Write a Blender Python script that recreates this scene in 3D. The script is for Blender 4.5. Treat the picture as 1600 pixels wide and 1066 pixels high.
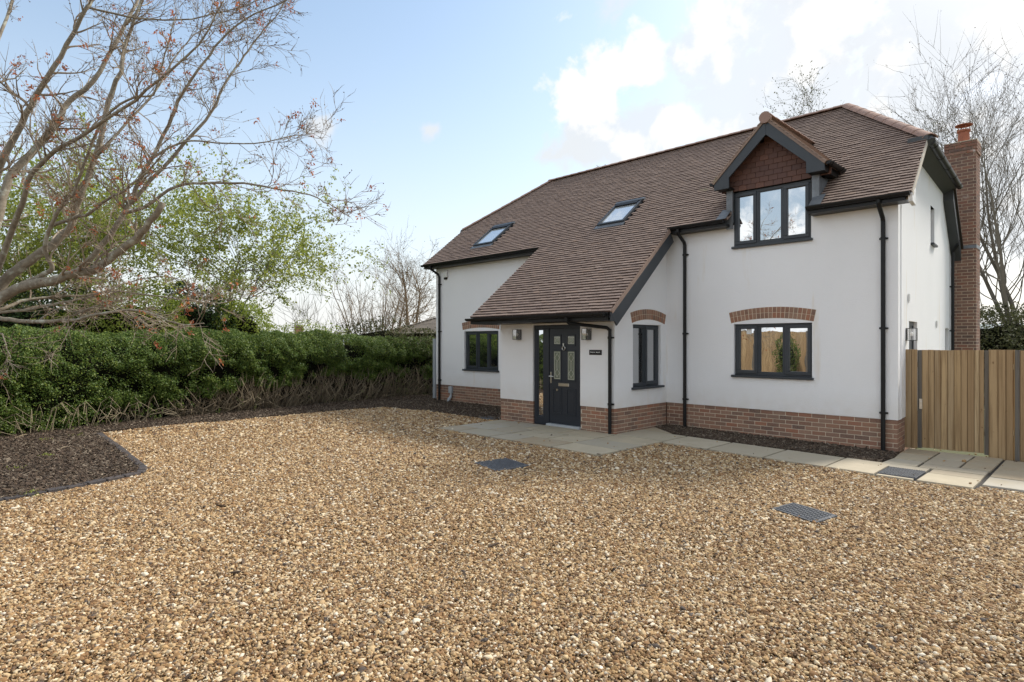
import bpy, bmesh, math, random
import numpy as np
from mathutils import Vector, Matrix, noise as mnoise

for _o in list(bpy.data.objects): bpy.data.objects.remove(_o)
SC = bpy.context.scene
COL = SC.collection
R = math.radians
random.seed(11)
RNG = np.random.default_rng(11)

# ------------------------------------------------------------------ camera
CAM = np.array([2.548, -11.202, 1.764]); YAW = R(45.289); FPX = 946.2; HY = 535.8
cd = bpy.data.cameras.new('camera'); cam = bpy.data.objects.new('camera', cd); COL.objects.link(cam)
cam.location = CAM; cam.rotation_euler = (R(90), 0, YAW)
cd.sensor_width = 36; cd.lens = FPX / 1600 * 36; cd.shift_y = (HY - 533) / 1600
cd.clip_start = .05; cd.clip_end = 9000
SC.camera = cam
CR = np.array([math.cos(YAW), math.sin(YAW), 0]); CF = np.array([-math.sin(YAW), math.cos(YAW), 0])
def at(x, y, d):
    """world point seen at photo pixel (x, y), d metres ahead of the camera"""
    return CAM + d * (CF + CR * (x - 800) / FPX + np.array([0, 0, 1]) * (HY - y) / FPX)
def ground_at(x, y, z=0.0):
    k = (CAM[2] - z) * FPX / (y - HY)
    return at(x, y, k)
def dirpx(x, y):
    d = CF + CR * (x - 800) / FPX + np.array([0, 0, 1]) * (HY - y) / FPX
    return d / np.linalg.norm(d)

# ------------------------------------------------------------------ sky, sun, exposure
SUN_DIR = np.array([.26, .966, 0]); SUN_DIR /= np.linalg.norm(SUN_DIR); SUN_EL = R(42)
SUN_DIR = np.array([SUN_DIR[0] * math.cos(SUN_EL), SUN_DIR[1] * math.cos(SUN_EL), math.sin(SUN_EL)])
SKY_STRENGTH = .15
W = bpy.data.worlds.new('World'); SC.world = W; W.use_nodes = True
nt = W.node_tree; nt.nodes.clear()
def wn(t, **k):
    n = nt.nodes.new(t)
    for a, b in k.items(): setattr(n, a, b)
    return n
def wl(a, b): nt.links.new(a, b)
out = wn('ShaderNodeOutputWorld'); bg = wn('ShaderNodeBackground'); bg.inputs[1].default_value = SKY_STRENGTH
sky = wn('ShaderNodeTexSky', sky_type='NISHITA'); sky.sun_disc = False
sky.sun_elevation = SUN_EL; sky.sun_rotation = math.atan2(SUN_DIR[0], SUN_DIR[1])
sky.air_density = 1.0; sky.dust_density = 2.0; sky.ozone_density = 1.2; sky.altitude = 60
tc = wn('ShaderNodeTexCoord')
sep = wn('ShaderNodeSeparateXYZ'); wl(tc.outputs['Generated'], sep.inputs[0])
def wmath(op, a, b=None, clamp=False):
    n = wn('ShaderNodeMath', operation=op, use_clamp=clamp)
    for i, v in enumerate((a, b)):
        if v is None: continue
        if isinstance(v, (int, float)): n.inputs[i].default_value = v
        else: wl(v, n.inputs[i])
    return n.outputs[0]
def wsmooth(v, lo, hi):
    n = wn('ShaderNodeMapRange', interpolation_type='SMOOTHSTEP')
    wl(v, n.inputs[0]); n.inputs[1].default_value = lo; n.inputs[2].default_value = hi
    return n.outputs[0]
# thin haze whitening towards the horizon, all the way round
haze = wmath('POWER', wmath('SUBTRACT', 1.0, wmath('ABSOLUTE', sep.outputs[2])), 3.3, True)
hz = wn('ShaderNodeMix', data_type='RGBA'); wl(wmath('MULTIPLY', haze, .95), hz.inputs[0])
hs = wn('ShaderNodeHueSaturation'); hs.inputs['Saturation'].default_value = 1.0; hs.inputs['Hue'].default_value = .489; hs.inputs['Value'].default_value = .52; wl(sky.outputs[0], hs.inputs['Color']); wl(hs.outputs[0], hz.inputs[6]); hz.inputs[7].default_value = (2.22, 2.24, 2.24, 1)
# cumulus bank: grey-white body and brighter heads, edges broken up by noise
def blob(px, py, r_out, amt=1.0, r_in=0.0):
    d = dirpx(px, py)
    v = wn('ShaderNodeVectorMath', operation='DOT_PRODUCT'); wl(tc.outputs['Generated'], v.inputs[0]); v.inputs[1].default_value = d
    ang = wmath('ARCCOSINE', wmath('MINIMUM', v.outputs['Value'], 1.0))
    n = wn('ShaderNodeMapRange'); wl(ang, n.inputs[0]); n.inputs[1].default_value = R(r_in); n.inputs[2].default_value = R(r_out); n.inputs[3].default_value = amt; n.inputs[4].default_value = 0
    return n.outputs[0]
def union(L):
    c = None
    for q in L: o = blob(*q); c = o if c is None else wmath('MAXIMUM', c, o)
    return c
def noise(sc, det, dist=0.0, rough=.58):
    n = wn('ShaderNodeTexNoise'); n.inputs['Scale'].default_value = sc; n.inputs['Detail'].default_value = det; n.inputs['Roughness'].default_value = rough; n.inputs['Distortion'].default_value = dist
    wl(tc.outputs['Generated'], n.inputs['Vector']); return n.outputs[0]
n1 = noise(9, 10, .2); n2 = noise(15, 10, .15); n3 = noise(4.2, 5)
clear = blob(330, 260, 46, 1.0, 26)          # the open blue part of the sky; scattered cloud everywhere else
elsewhere = wmath('SUBTRACT', 1.0, clear)
body = union([(1130, 150, 13), (1270, 130, 15), (1430, 120, 17), (1620, 110, 18), (1010, 190, 9), (1900, 80, 24), (1180, 215, 11, .9), (930, 215, 6, .8), (860, 245, 6, .66), (1000, 255, 8, .75), (505, 203, 3.0, .85), (585, 192, 3.2, .72), (668, 202, 2.6, .7), (705, 325, 4, .6)])
body = wmath('MAXIMUM', body, wmath('MULTIPLY', elsewhere, .56))
bm_ = wsmooth(wmath('ADD', body, wmath('MULTIPLY', wmath('SUBTRACT', n1, .5), 1.9)), .38, .68)
heads = union([(925, 150, 5.5), (985, 105, 5.5), (955, 95, 4), (1105, 65, 5.5), (1130, 95, 4.5), (1300, 25, 7.5, .9), (1400, 50, 7, .72), (1540, 40, 8, .72), (1480, 130, 5, .6), (1045, 195, 4.5), (880, 178, 4, .9), (1180, 130, 3.5, .8), (1260, 95, 4, .9), (1000, 222, 4, .75), (1700, 60, 10, .7)])
heads = wmath('MAXIMUM', heads, wmath('MULTIPLY', elsewhere, .42))
hm_ = wsmooth(wmath('ADD', heads, wmath('MULTIPLY', wmath('SUBTRACT', n2, .5), 2.0)), .40, .70)
# gain added to sun-facing cloud behind the camera, to brighten the front wall
sd = wn('ShaderNodeVectorMath', operation='DOT_PRODUCT'); wl(tc.outputs['Generated'], sd.inputs[0]); sd.inputs[1].default_value = -SUN_DIR
gain = wmath('ADD', 1.0, wmath('MULTIPLY', wsmooth(sd.outputs['Value'], -.1, .7), 1.0))
def lay(base, col, fac):
    sc_ = wn('ShaderNodeVectorMath', operation='SCALE'); sc_.inputs[0].default_value = col; wl(gain, sc_.inputs['Scale'])
    x = wn('ShaderNodeMix', data_type='RGBA'); wl(fac, x.inputs[0]); wl(base, x.inputs[6]); wl(sc_.outputs[0], x.inputs[7]); return x.outputs[2]
c1 = lay(hz.outputs[2], (1.86, 1.93, 2.0), wmath('MULTIPLY', bm_, wmath('ADD', .62, wmath('MULTIPLY', n3, .5)), True))
c2 = lay(c1, (2.3, 2.3, 2.28), wmath('MULTIPLY', hm_, .95))
wl(c2, bg.inputs[0]); wl(bg.outputs[0], out.inputs[0])

sl = bpy.data.lights.new('sun', 'SUN'); sl.energy = 1.5; sl.angle = R(12); sl.color = (1, .94, .84)
so = bpy.data.objects.new('sun', sl); COL.objects.link(so)
so.rotation_euler = Vector(-SUN_DIR).to_track_quat('-Z', 'Y').to_euler(); so.location = (0, 0, 30)
SC.view_settings.view_transform = 'Standard'; SC.view_settings.look = 'None'
SC.view_settings.exposure = 1.62; SC.view_settings.gamma = 1; SC.view_settings.use_curve_mapping = False

# ------------------------------------------------------------------ materials
MATS = {}
def mat(name, col, rough=.7, var=None, bump=None, rnd=None, spec=.4, metal=0, grain=None, trans=0, stain=None):
    """var=(scale, second colour, contrast)  bump=(scale, strength)  rnd=[colours by piece]  grain=(scale vec, colour)  stain=(scale, colour, amount)"""
    m = bpy.data.materials.new(name); m.use_nodes = True; t = m.node_tree; N = t.nodes; L = t.links
    p = N['Principled BSDF']; p.inputs['Roughness'].default_value = rough; p.inputs['Metallic'].default_value = metal
    p.inputs['Specular IOR Level'].default_value = spec
    tco = N.new('ShaderNodeTexCoord'); co = tco.outputs['Object']
    c = None
    if rnd:
        oi = N.new('ShaderNodeObjectInfo'); a = N.new('ShaderNodeAttribute'); a.attribute_name = 'rnd'
        ai = N.new('ShaderNodeAttribute'); ai.attribute_type = 'INSTANCER'; ai.attribute_name = 'irnd'
        s1 = N.new('ShaderNodeMath'); L.new(oi.outputs['Random'], s1.inputs[0]); L.new(a.outputs['Fac'], s1.inputs[1])
        s2 = N.new('ShaderNodeMath'); L.new(s1.outputs[0], s2.inputs[0]); L.new(ai.outputs['Fac'], s2.inputs[1])
        s3 = N.new('ShaderNodeMath'); s3.operation = 'FRACT'; L.new(s2.outputs[0], s3.inputs[0])
        r = N.new('ShaderNodeValToRGB'); r.color_ramp.interpolation = 'LINEAR'
        e = r.color_ramp.elements
        while len(e) < len(rnd): e.new(.5)
        for i, k in enumerate(rnd): e[i].position = i / max(1, len(rnd) - 1); e[i].color = (*k, 1)
        L.new(s3.outputs[0], r.inputs[0]); c = r.outputs[0]
    def mixc(fac, base, other, mode='MIX'):
        x = N.new('ShaderNodeMix'); x.data_type = 'RGBA'; x.blend_type = mode; L.new(fac, x.inputs[0])
        if base is None: x.inputs[6].default_value = (*col, 1)
        else: L.new(base, x.inputs[6])
        x.inputs[7].default_value = (*other, 1); return x.outputs[2]
    def nfac(scale, lo, hi, detail=5, vec=None):
        n = N.new('ShaderNodeTexNoise'); n.inputs['Detail'].default_value = detail; n.inputs['Roughness'].default_value = .62
        if isinstance(scale, (tuple, list)):
            mp = N.new('ShaderNodeMapping'); mp.inputs['Scale'].default_value = scale; L.new(co, mp.inputs[0]); L.new(mp.outputs[0], n.inputs['Vector']); n.inputs['Scale'].default_value = 1
        else: L.new(co, n.inputs['Vector']); n.inputs['Scale'].default_value = scale
        g = N.new('ShaderNodeMapRange'); g.interpolation_type = 'SMOOTHSTEP'; L.new(n.outputs[0], g.inputs[0]); g.inputs[1].default_value = lo; g.inputs[2].default_value = hi
        return g.outputs[0]
    if var: c = mixc(nfac(var[0], .5 - var[2], .5 + var[2]), c, var[1])
    if grain: c = mixc(nfac(grain[0], .42, .64, 7), c, grain[1])
    if stain: c = mixc(nfac(stain[0], stain[2], stain[2] + .12), c, stain[1])
    if c is not None: L.new(c, p.inputs['Base Color'])
    else: p.inputs['Base Color'].default_value = (*col, 1)
    if bump:
        n = N.new('ShaderNodeTexNoise'); n.inputs['Scale'].default_value = bump[0]; n.inputs['Detail'].default_value = 6; L.new(co, n.inputs['Vector'])
        b = N.new('ShaderNodeBump'); b.inputs['Strength'].default_value = bump[1]; b.inputs['Distance'].default_value = bump[2] if len(bump) > 2 else .01
        L.new(n.outputs[0], b.inputs['Height']); L.new(b.outputs[0], p.inputs['Normal'])
    if trans:
        o = N['Material Output']; tr = N.new('ShaderNodeBsdfTranslucent'); ms = N.new('ShaderNodeMixShader'); ms.inputs[0].default_value = trans
        if c is not None: L.new(c, tr.inputs[0])
        else: tr.inputs[0].default_value = (*col, 1)
        L.new(p.outputs[0], ms.inputs[1]); L.new(tr.outputs[0], ms.inputs[2]); L.new(ms.outputs[0], o.inputs[0])
    MATS[name] = m; return m

M_render = mat('white_render', (.845, .85, .86), .9, var=(.7, (.815, .82, .83), .25), bump=(110, .9, .010), stain=((2.2, 2.2, .35), (.78, .75, .70), .60))
M_brick = mat('red_brick', (.3, .15, .1), .9, rnd=[(.27, .115, .07), (.34, .18, .115), (.16, .09, .07), (.38, .235, .16), (.28, .135, .085), (.085, .066, .062), (.33, .19, .125), (.38, .14, .075), (.21, .11, .08), (.32, .215, .155), (.12, .08, .068)], var=(38, (.27, .165, .115), .4), bump=(120, .6, .004), stain=(5, (.50, .44, .38), .655))
M_oldbrick = mat('weathered_brick', (.3, .15, .1), .9, rnd=[(.22, .095, .06), (.31, .16, .105), (.14, .078, .062), (.35, .20, .14), (.24, .115, .075), (.09, .066, .06), (.29, .16, .11), (.34, .13, .075), (.18, .095, .07)], var=(14, (.20, .12, .09), .3), bump=(60, .8, .006), stain=(2.6, (.52, .46, .41), .62))
M_mortar = mat('sand_mortar', (.60, .50, .38), .95, var=(9, (.52, .43, .33), .2), bump=(200, .5, .003))
M_tile = mat('clay_tile', (.25, .17, .13), .85, rnd=[(.32, .232, .188), (.225, .158, .126), (.38, .28, .23), (.29, .208, .167), (.185, .13, .107), (.335, .242, .195), (.345, .232, .17)], var=(9, (.27, .193, .152), .4), bump=(90, .5, .003), stain=(1.9, (.22, .23, .09), .67))
M_ridge = mat('ridge_tile', (.22, .13, .10), .85, rnd=[(.36, .22, .165), (.30, .20, .165), (.40, .25, .19)], var=(14, (.29, .19, .155), .25), bump=(80, .4, .003))
M_hang = mat('hung_tile', (.12, .05, .035), .8, rnd=[(.15, .075, .055), (.10, .056, .046), (.19, .09, .062), (.08, .048, .046), (.14, .072, .056)], var=(22, (.115, .062, .05), .3), bump=(90, .4, .003))
M_anth = mat('anthracite', (.032, .039, .047), .42, var=(5, (.038, .045, .053), .25), bump=(300, .08, .002))
M_door = mat('door_paint', (.022, .027, .036), .38, bump=(160, .12, .002))
M_black = mat('black_plastic', (.008, .008, .009), .42, var=(6, (.013, .013, .013), .3), spec=.25)
M_soffit = mat('soffit_board', (.05, .055, .06), .5, var=(4, (.06, .065, .07), .3))
M_lead = mat('lead_sheet', (.20, .215, .235), .48, var=(6, (.13, .14, .15), .25), bump=(18, .3, .01), metal=.3)
M_white = mat('white_plastic', (.74, .74, .72), .4, var=(8, (.68, .68, .66), .3))
M_grey = mat('grey_plastic', (.42, .45, .47), .45, var=(12, (.36, .38, .40), .3))
M_steel = mat('brushed_steel', (.62, .61, .58), .28, metal=1, var=(40, (.5, .5, .48), .3))
M_dark = mat('dark_interior', (.02, .02, .022), .9)
def splash(m):      # faint rain-splash dirt on the render just above the bricks
    t = m.node_tree; N = t.nodes; L = t.links; p = N['Principled BSDF']; src = p.inputs['Base Color'].links[0].from_socket
    tco = N.new('ShaderNodeTexCoord'); sp = N.new('ShaderNodeSeparateXYZ'); L.new(tco.outputs['Object'], sp.inputs[0])
    n = N.new('ShaderNodeTexNoise'); n.inputs['Scale'].default_value = 5; n.inputs['Detail'].default_value = 8; L.new(tco.outputs['Object'], n.inputs['Vector'])
    g = N.new('ShaderNodeMapRange'); L.new(sp.outputs[2], g.inputs[0]); g.inputs[1].default_value = .95; g.inputs[2].default_value = .5; g.inputs[3].default_value = 0; g.inputs[4].default_value = .75
    k = N.new('ShaderNodeMath'); k.operation = 'MULTIPLY'; L.new(g.outputs[0], k.inputs[0]); L.new(n.outputs[0], k.inputs[1]); k.use_clamp = True
    x = N.new('ShaderNodeMix'); x.data_type = 'RGBA'; L.new(k.outputs[0], x.inputs[0]); L.new(src, x.inputs[6]); x.inputs[7].default_value = (.66, .60, .52, 1); L.new(x.outputs[2], p.inputs['Base Color'])
splash(M_render)
def glassmat(name, mirror, tint=(.012, .014, .016), rough=.0):
    m = bpy.data.materials.new(name); m.use_nodes = True; t = m.node_tree; N = t.nodes; L = t.links
    o = N['Material Output']; p = N['Principled BSDF']; p.inputs['Base Color'].default_value = (*tint, 1); p.inputs['Roughness'].default_value = .15
    g = N.new('ShaderNodeBsdfGlossy'); g.inputs['Roughness'].default_value = rough; g.inputs['Color'].default_value = (.93, .95, .97, 1)
    n = N.new('ShaderNodeTexNoise'); n.inputs['Scale'].default_value = 2.2; tco = N.new('ShaderNodeTexCoord'); L.new(tco.outputs['Object'], n.inputs['Vector'])
    b = N.new('ShaderNodeBump'); b.inputs['Strength'].default_value = .05; b.inputs['Distance'].default_value = .02; L.new(n.outputs[0], b.inputs['Height']); L.new(b.outputs[0], g.inputs['Normal'])
    lw = N.new('ShaderNodeLayerWeight'); lw.inputs[0].default_value = .25
    mr = N.new('ShaderNodeMapRange'); L.new(lw.outputs['Fresnel'], mr.inputs[0]); mr.inputs[3].default_value = mirror; mr.inputs[4].default_value = 1
    ms = N.new('ShaderNodeMixShader'); L.new(mr.outputs[0], ms.inputs[0]); L.new(p.outputs[0], ms.inputs[1]); L.new(g.outputs[0], ms.inputs[2]); L.new(ms.outputs[0], o.inputs[0])
    return m
M_glass = glassmat('window_glass', .5)
M_skyglass = glassmat('roof_window_glass', .42, (.60, .63, .62))
M_doorglass = glassmat('leaded_glass', .16, (.20, .22, .17), .12)
M_came = mat('glazing_lead', (.42, .42, .36), .4)
M_fence = mat('fence_timber', (.33, .22, .11), .8, rnd=[(.37, .25, .125), (.46, .325, .175), (.30, .195, .10), (.42, .29, .155), (.33, .235, .135), (.48, .355, .205)], grain=((34, 34, 1.1), (.26, .17, .085)), bump=(60, .35, .004), stain=((15, 15, 8), (.15, .08, .033), .645))
M_fpost = mat('grey_post_timber', (.15, .135, .115), .85, grain=((30, 30, 1), (.10, .09, .08)), bump=(60, .35, .004))
M_slab = mat('sandstone', (.36, .29, .2), .85, rnd=[(.45, .385, .28), (.37, .34, .28), (.50, .43, .31), (.36, .265, .16), (.43, .405, .35), (.52, .44, .31)], var=(2.6, (.39, .34, .25), .35), bump=(16, .35, .008), stain=(3.2, (.27, .20, .12), .64))
M_joint = mat('paving_joint', (.035, .03, .026), .95, var=(20, (.07, .065, .06), .2))
M_edge = mat('edging_block', (.075, .066, .066), .85, rnd=[(.085, .07, .068), (.06, .055, .058), (.10, .08, .072)], var=(20, (.05, .045, .045), .2), bump=(60, .4, .004))
M_cover = mat('cover_metal', (.12, .13, .145), .55, var=(9, (.085, .09, .10), .2), bump=(70, .3, .003), metal=.2)
M_drive = mat('drive_base', (.20, .125, .055), .95, var=(60, (.10, .065, .032), .2), bump=(90, .7, .01))
M_soil = mat('mulch_soil', (.030, .022, .016), .95, var=(40, (.05, .036, .026), .2), bump=(60, .8, .02))
M_earth = mat('far_ground', (.075, .095, .035), .95, var=(.2, (.11, .10, .05), .2))
M_pebble = mat('pebble', (.4, .3, .2), .75, rnd=[(.095, .08, .07), (.14, .084, .045), (.20, .112, .054), (.24, .136, .062), (.29, .17, .077), (.26, .185, .118), (.34, .208, .096), (.37, .238, .114), (.41, .27, .13), (.37, .265, .165), (.45, .31, .16), (.50, .36, .195), (.56, .43, .26), (.64, .53, .365), (.70, .63, .51)], spec=.2)
M_chip = mat('bark_chip', (.1, .06, .04), .9, rnd=[(.07, .045, .03), (.12, .08, .052), (.03, .021, .016), (.22, .155, .10), (.045, .031, .022), (.10, .067, .045), (.42, .35, .26), (.025, .018, .014), (.16, .11, .072)], var=(40, (.06, .042, .03), .2))
M_hedge = mat('hedge_leaf', (.05, .09, .02), .5, rnd=[(.05, .095, .018), (.08, .14, .024), (.12, .185, .034), (.04, .075, .016), (.16, .22, .042), (.07, .125, .022), (.26, .31, .06), (.06, .11, .02), (.10, .16, .03)], spec=.3, trans=.25)
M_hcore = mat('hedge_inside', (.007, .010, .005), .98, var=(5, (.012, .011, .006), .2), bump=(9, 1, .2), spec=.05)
M_stem = mat('dry_stem', (.20, .16, .11), .9, rnd=[(.29, .235, .155), (.17, .135, .095), (.38, .315, .21), (.11, .085, .062), (.32, .26, .17), (.20, .155, .105)])
M_bark = mat('cherry_bark', (.29, .255, .195), .85, var=(16, (.18, .15, .112), .2), bump=(70, .6, .008), stain=(6.5, (.40, .40, .33), .54))
M_twig = mat('cherry_twig', (.085, .062, .05), .8, rnd=[(.26, .205, .15), (.18, .14, .105), (.40, .34, .255), (.22, .17, .125), (.33, .275, .20)])
M_redleaf = mat('copper_leaf', (.25, .08, .04), .5, rnd=[(.46, .15, .06), (.30, .085, .045), (.54, .21, .08), (.38, .12, .06)], trans=.5)
M_bud = mat('bud', (.09, .045, .035), .7, rnd=[(.13, .08, .05), (.18, .11, .06), (.10, .06, .045)])
M_springleaf = mat('spring_leaf', (.2, .3, .05), .5, rnd=[(.25, .30, .055), (.32, .36, .07), (.18, .235, .045), (.38, .40, .09), (.27, .31, .06)], trans=.6)
M_yewleaf = mat('dark_evergreen_leaf', (.03, .055, .014), .55, rnd=[(.025, .05, .014), (.04, .075, .02), (.06, .10, .025)], trans=.25)
M_limeleaf = mat('lime_leaf', (.2, .3, .05), .5, rnd=[(.24, .32, .05), (.31, .38, .065), (.38, .43, .09)], trans=.55)
M_olive = mat('olive_leaf', (.1, .11, .04), .6, rnd=[(.085, .095, .035), (.12, .125, .05), (.06, .07, .027), (.15, .14, .06)], trans=.3)
M_greybark = mat('grey_bark', (.17, .15, .12), .9, rnd=[(.18, .155, .12), (.13, .115, .095), (.22, .19, .145)])
M_tanbark = mat('tan_bark', (.24, .17, .10), .9, rnd=[(.26, .185, .11), (.19, .135, .085), (.30, .22, .135)])
M_shingle = mat('cedar_shingle', (.22, .19, .16), .9, rnd=[(.24, .21, .18), (.18, .155, .13), (.28, .245, .205)], var=(7, (.16, .14, .12), .2))

# ------------------------------------------------------------------ mesh helpers
BOXF = [(0, 3, 2, 1), (4, 5, 6, 7), (0, 1, 5, 4), (1, 2, 6, 5), (2, 3, 7, 6), (3, 0, 4, 7)]
class MB:
    def __init__(s): s.v = []; s.f = []; s.r = []
    def add(s, vs, fs, r=0.0):
        o = len(s.v); s.v.extend([tuple(map(float, p)) for p in vs]); s.f.extend([tuple(i + o for i in f) for f in fs]); s.r.extend([r] * len(fs))
    def box(s, x0, x1, y0, y1, z0, z1, r=0.0):
        s.add([(x0, y0, z0), (x1, y0, z0), (x1, y1, z0), (x0, y1, z0), (x0, y0, z1), (x1, y0, z1), (x1, y1, z1), (x0, y1, z1)], BOXF, r)
    def fbox(s, F, x0, x1, z0, z1, d0, d1, r=0.0):
        """box in a wall frame F=(origin, along, out): x along, z up, d outwards"""
        O, A, Nn = F
        P = [O + A * x + Nn * d + np.array([0, 0, z]) for z in (z0, z1) for x, d in ((x0, d0), (x1, d0), (x1, d1), (x0, d1))]
        s.add(P, BOXF, r)
    def hexa(s, P, r=0.0): s.add(P, BOXF, r)
    def tube(s, pts, rad, n=6, cap=True, r=0.0):
        pts = [np.asarray(p, float) for p in pts]; m = len(pts)
        if np.isscalar(rad): rad = [rad] * m
        vs = []; t0 = pts[1] - pts[0]; t0 /= np.linalg.norm(t0) + 1e-9
        a = np.cross(t0, (0, 0, 1.0)); 
        if np.linalg.norm(a) < .05: a = np.cross(t0, (1.0, 0, 0))
        a /= np.linalg.norm(a)
        for i in range(m):
            t = pts[min(i + 1, m - 1)] - pts[max(i - 1, 0)]; t = t / (np.linalg.norm(t) + 1e-9)
            a = a - t * np.dot(a, t); a /= np.linalg.norm(a) + 1e-9; b = np.cross(t, a)
            for k in range(n):
                q = 2 * math.pi * k / n; vs.append(pts[i] + (a * math.cos(q) + b * math.sin(q)) * rad[i])
        fs = [(i * n + k, i * n + (k + 1) % n, (i + 1) * n + (k + 1) % n, (i + 1) * n + k) for i in range(m - 1) for k in range(n)]
        if cap: fs += [tuple(range(n - 1, -1, -1)), tuple(range((m - 1) * n, m * n))]
        s.add(vs, fs, r)
    def prism(s, poly, ext, r=0.0):
        """flat polygon (list of 3D points) pushed along ext"""
        n = len(poly); e = np.asarray(ext, float); P = [np.asarray(p, float) for p in poly]
        s.add(P + [p + e for p in P], [tuple(range(n - 1, -1, -1)), tuple(range(n, 2 * n))] + [(i, (i + 1) % n, n + (i + 1) % n, n + i) for i in range(n)], r)
    def build(s, name, m, parent=None, smooth=False, bevel=0):
        me = bpy.data.meshes.new(name); off = np.zeros(3) if parent is None else np.array(parent_world(parent))
        me.from_pydata([tuple(np.array(p) - off) for p in s.v], [], s.f); me.validate()
        if m is not None: me.materials.append(m)
        if any(s.r) and len(me.polygons) == len(s.r):
            a = me.attributes.new('rnd', 'FLOAT', 'FACE'); a.data.foreach_set('value', np.array(s.r, 'f'))
        bm = bmesh.new(); bm.from_mesh(me)
        if bevel: bmesh.ops.bevel(bm, geom=bm.edges[:], offset=bevel, segments=1, affect='EDGES', clamp_overlap=True)
        bmesh.ops.recalc_face_normals(bm, faces=bm.faces[:]); bm.to_mesh(me); bm.free()
        if smooth: me.polygons.foreach_set('use_smooth', [True] * len(me.polygons))
        o = bpy.data.objects.new(name, me); COL.objects.link(o)
        if parent is not None: o.parent = parent
        return o
def parent_world(o):
    p = np.zeros(3)
    while o is not None: p = p + np.array(o.location); o = o.parent
    return p
def tag(o, label, cat, group=None, kind=None):
    o['label'] = label; o['category'] = cat
    if group: o['group'] = group
    if kind: o['kind'] = kind
    return o
def thing(name, loc, label, cat, group=None, kind=None):
    o = bpy.data.objects.new(name, None); COL.objects.link(o); o.location = loc; o.empty_display_size = .2
    return tag(o, label, cat, group, kind)
def cloud(name, V, F, m, parent=None, rnd=None, smooth=False, kind=None):
    """big mesh from numpy arrays; F is (n, k)"""
    me = bpy.data.meshes.new(name); V = np.asarray(V, float).reshape(-1, 3)
    if parent is not None: V = V - parent_world(parent)
    F = np.asarray(F, np.int32); n, k = F.shape
    me.vertices.add(len(V)); me.vertices.foreach_set('co', V.astype('f').ravel())
    me.loops.add(n * k); me.loops.foreach_set('vertex_index', F.ravel())
    me.polygons.add(n); me.polygons.foreach_set('loop_start', np.arange(0, n * k, k, dtype=np.int32))
    if rnd is not None:
        a = me.attributes.new('rnd', 'FLOAT', 'FACE'); a.data.foreach_set('value', np.asarray(rnd, 'f'))
    me.update(calc_edges=True); me.validate()
    if smooth: me.polygons.foreach_set('use_smooth', [True] * n)
    me.materials.append(m)
    o = bpy.data.objects.new(name, me); COL.objects.link(o)
    if parent is not None: o.parent = parent
    if kind: o['kind'] = kind
    return o
def leaves(C, size, flat=.0, up=None, aspect=.55, rng=RNG):
    """leaf quads (folded diamonds) at points C; returns V, F"""
    C = np.asarray(C); n = len(C)
    d = rng.normal(size=(n, 3)); d /= np.linalg.norm(d, axis=1)[:, None]
    q = rng.normal(size=(n, 3)); 
    if up is not None: q = q * (1 - flat) + np.asarray(up) * flat * 2.2
    w = np.cross(d, q); w /= np.linalg.norm(w, axis=1)[:, None] + 1e-9
    s = (np.asarray(size) * rng.uniform(.65, 1.35, n))[:, None]
    nn = np.cross(d, w)
    a = C - d * s * .5; b = C + w * s * aspect * .5 + nn * s * .06; c = C + d * s * .5; e = C - w * s * aspect * .5 + nn * s * .06
    V = np.stack([a, b, c, e], 1).reshape(-1, 3); F = np.arange(4 * n).reshape(n, 4)
    return V, F
# ================================================================== THE HOUSE
def V3(*a): return np.array(a, float)
def on_v(x, y, v):
    d = CF + CR * (x - 800) / FPX + V3(0, 0, 1) * (HY - y) / FPX
    return CAM + d * (v - CAM[1]) / d[1]
def on_u(x, y, u):
    d = CF + CR * (x - 800) / FPX + V3(0, 0, 1) * (HY - y) / FPX
    return CAM + d * (u - CAM[0]) / d[0]
GS = .06                                   # the gable stands a few degrees off square
TA = .79; AR = math.atan(TA); CA, SA = math.cos(AR), math.sin(AR)
def ZR(v): return 4.094 + TA * (v + .28)    # front roof plane
RV, RZ = 3.235, ZR(3.235)                  # ridge
UL, PU0, PU1, PV, BV = -12.0, -7.27, -4.179, -1.836, 6.7
ZP = .525
house = thing('house', (0, 0, 0), 'white rendered cottage with brown tiled roof, brick plinth and dark grey windows', 'house')
FR = (V3(0, 0, 0), V3(1, 0, 0), V3(0, -1, 0))
PF = (V3(0, PV, 0), V3(1, 0, 0), V3(0, -1, 0))
PS = (V3(PU1, PV, 0), V3(0, 1, 0), V3(1, 0, 0))
gl = math.hypot(1, GS)
GB = (V3(0, 0, 0), V3(-GS, 1, 0) / gl, V3(1, GS, 0) / gl)

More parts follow.
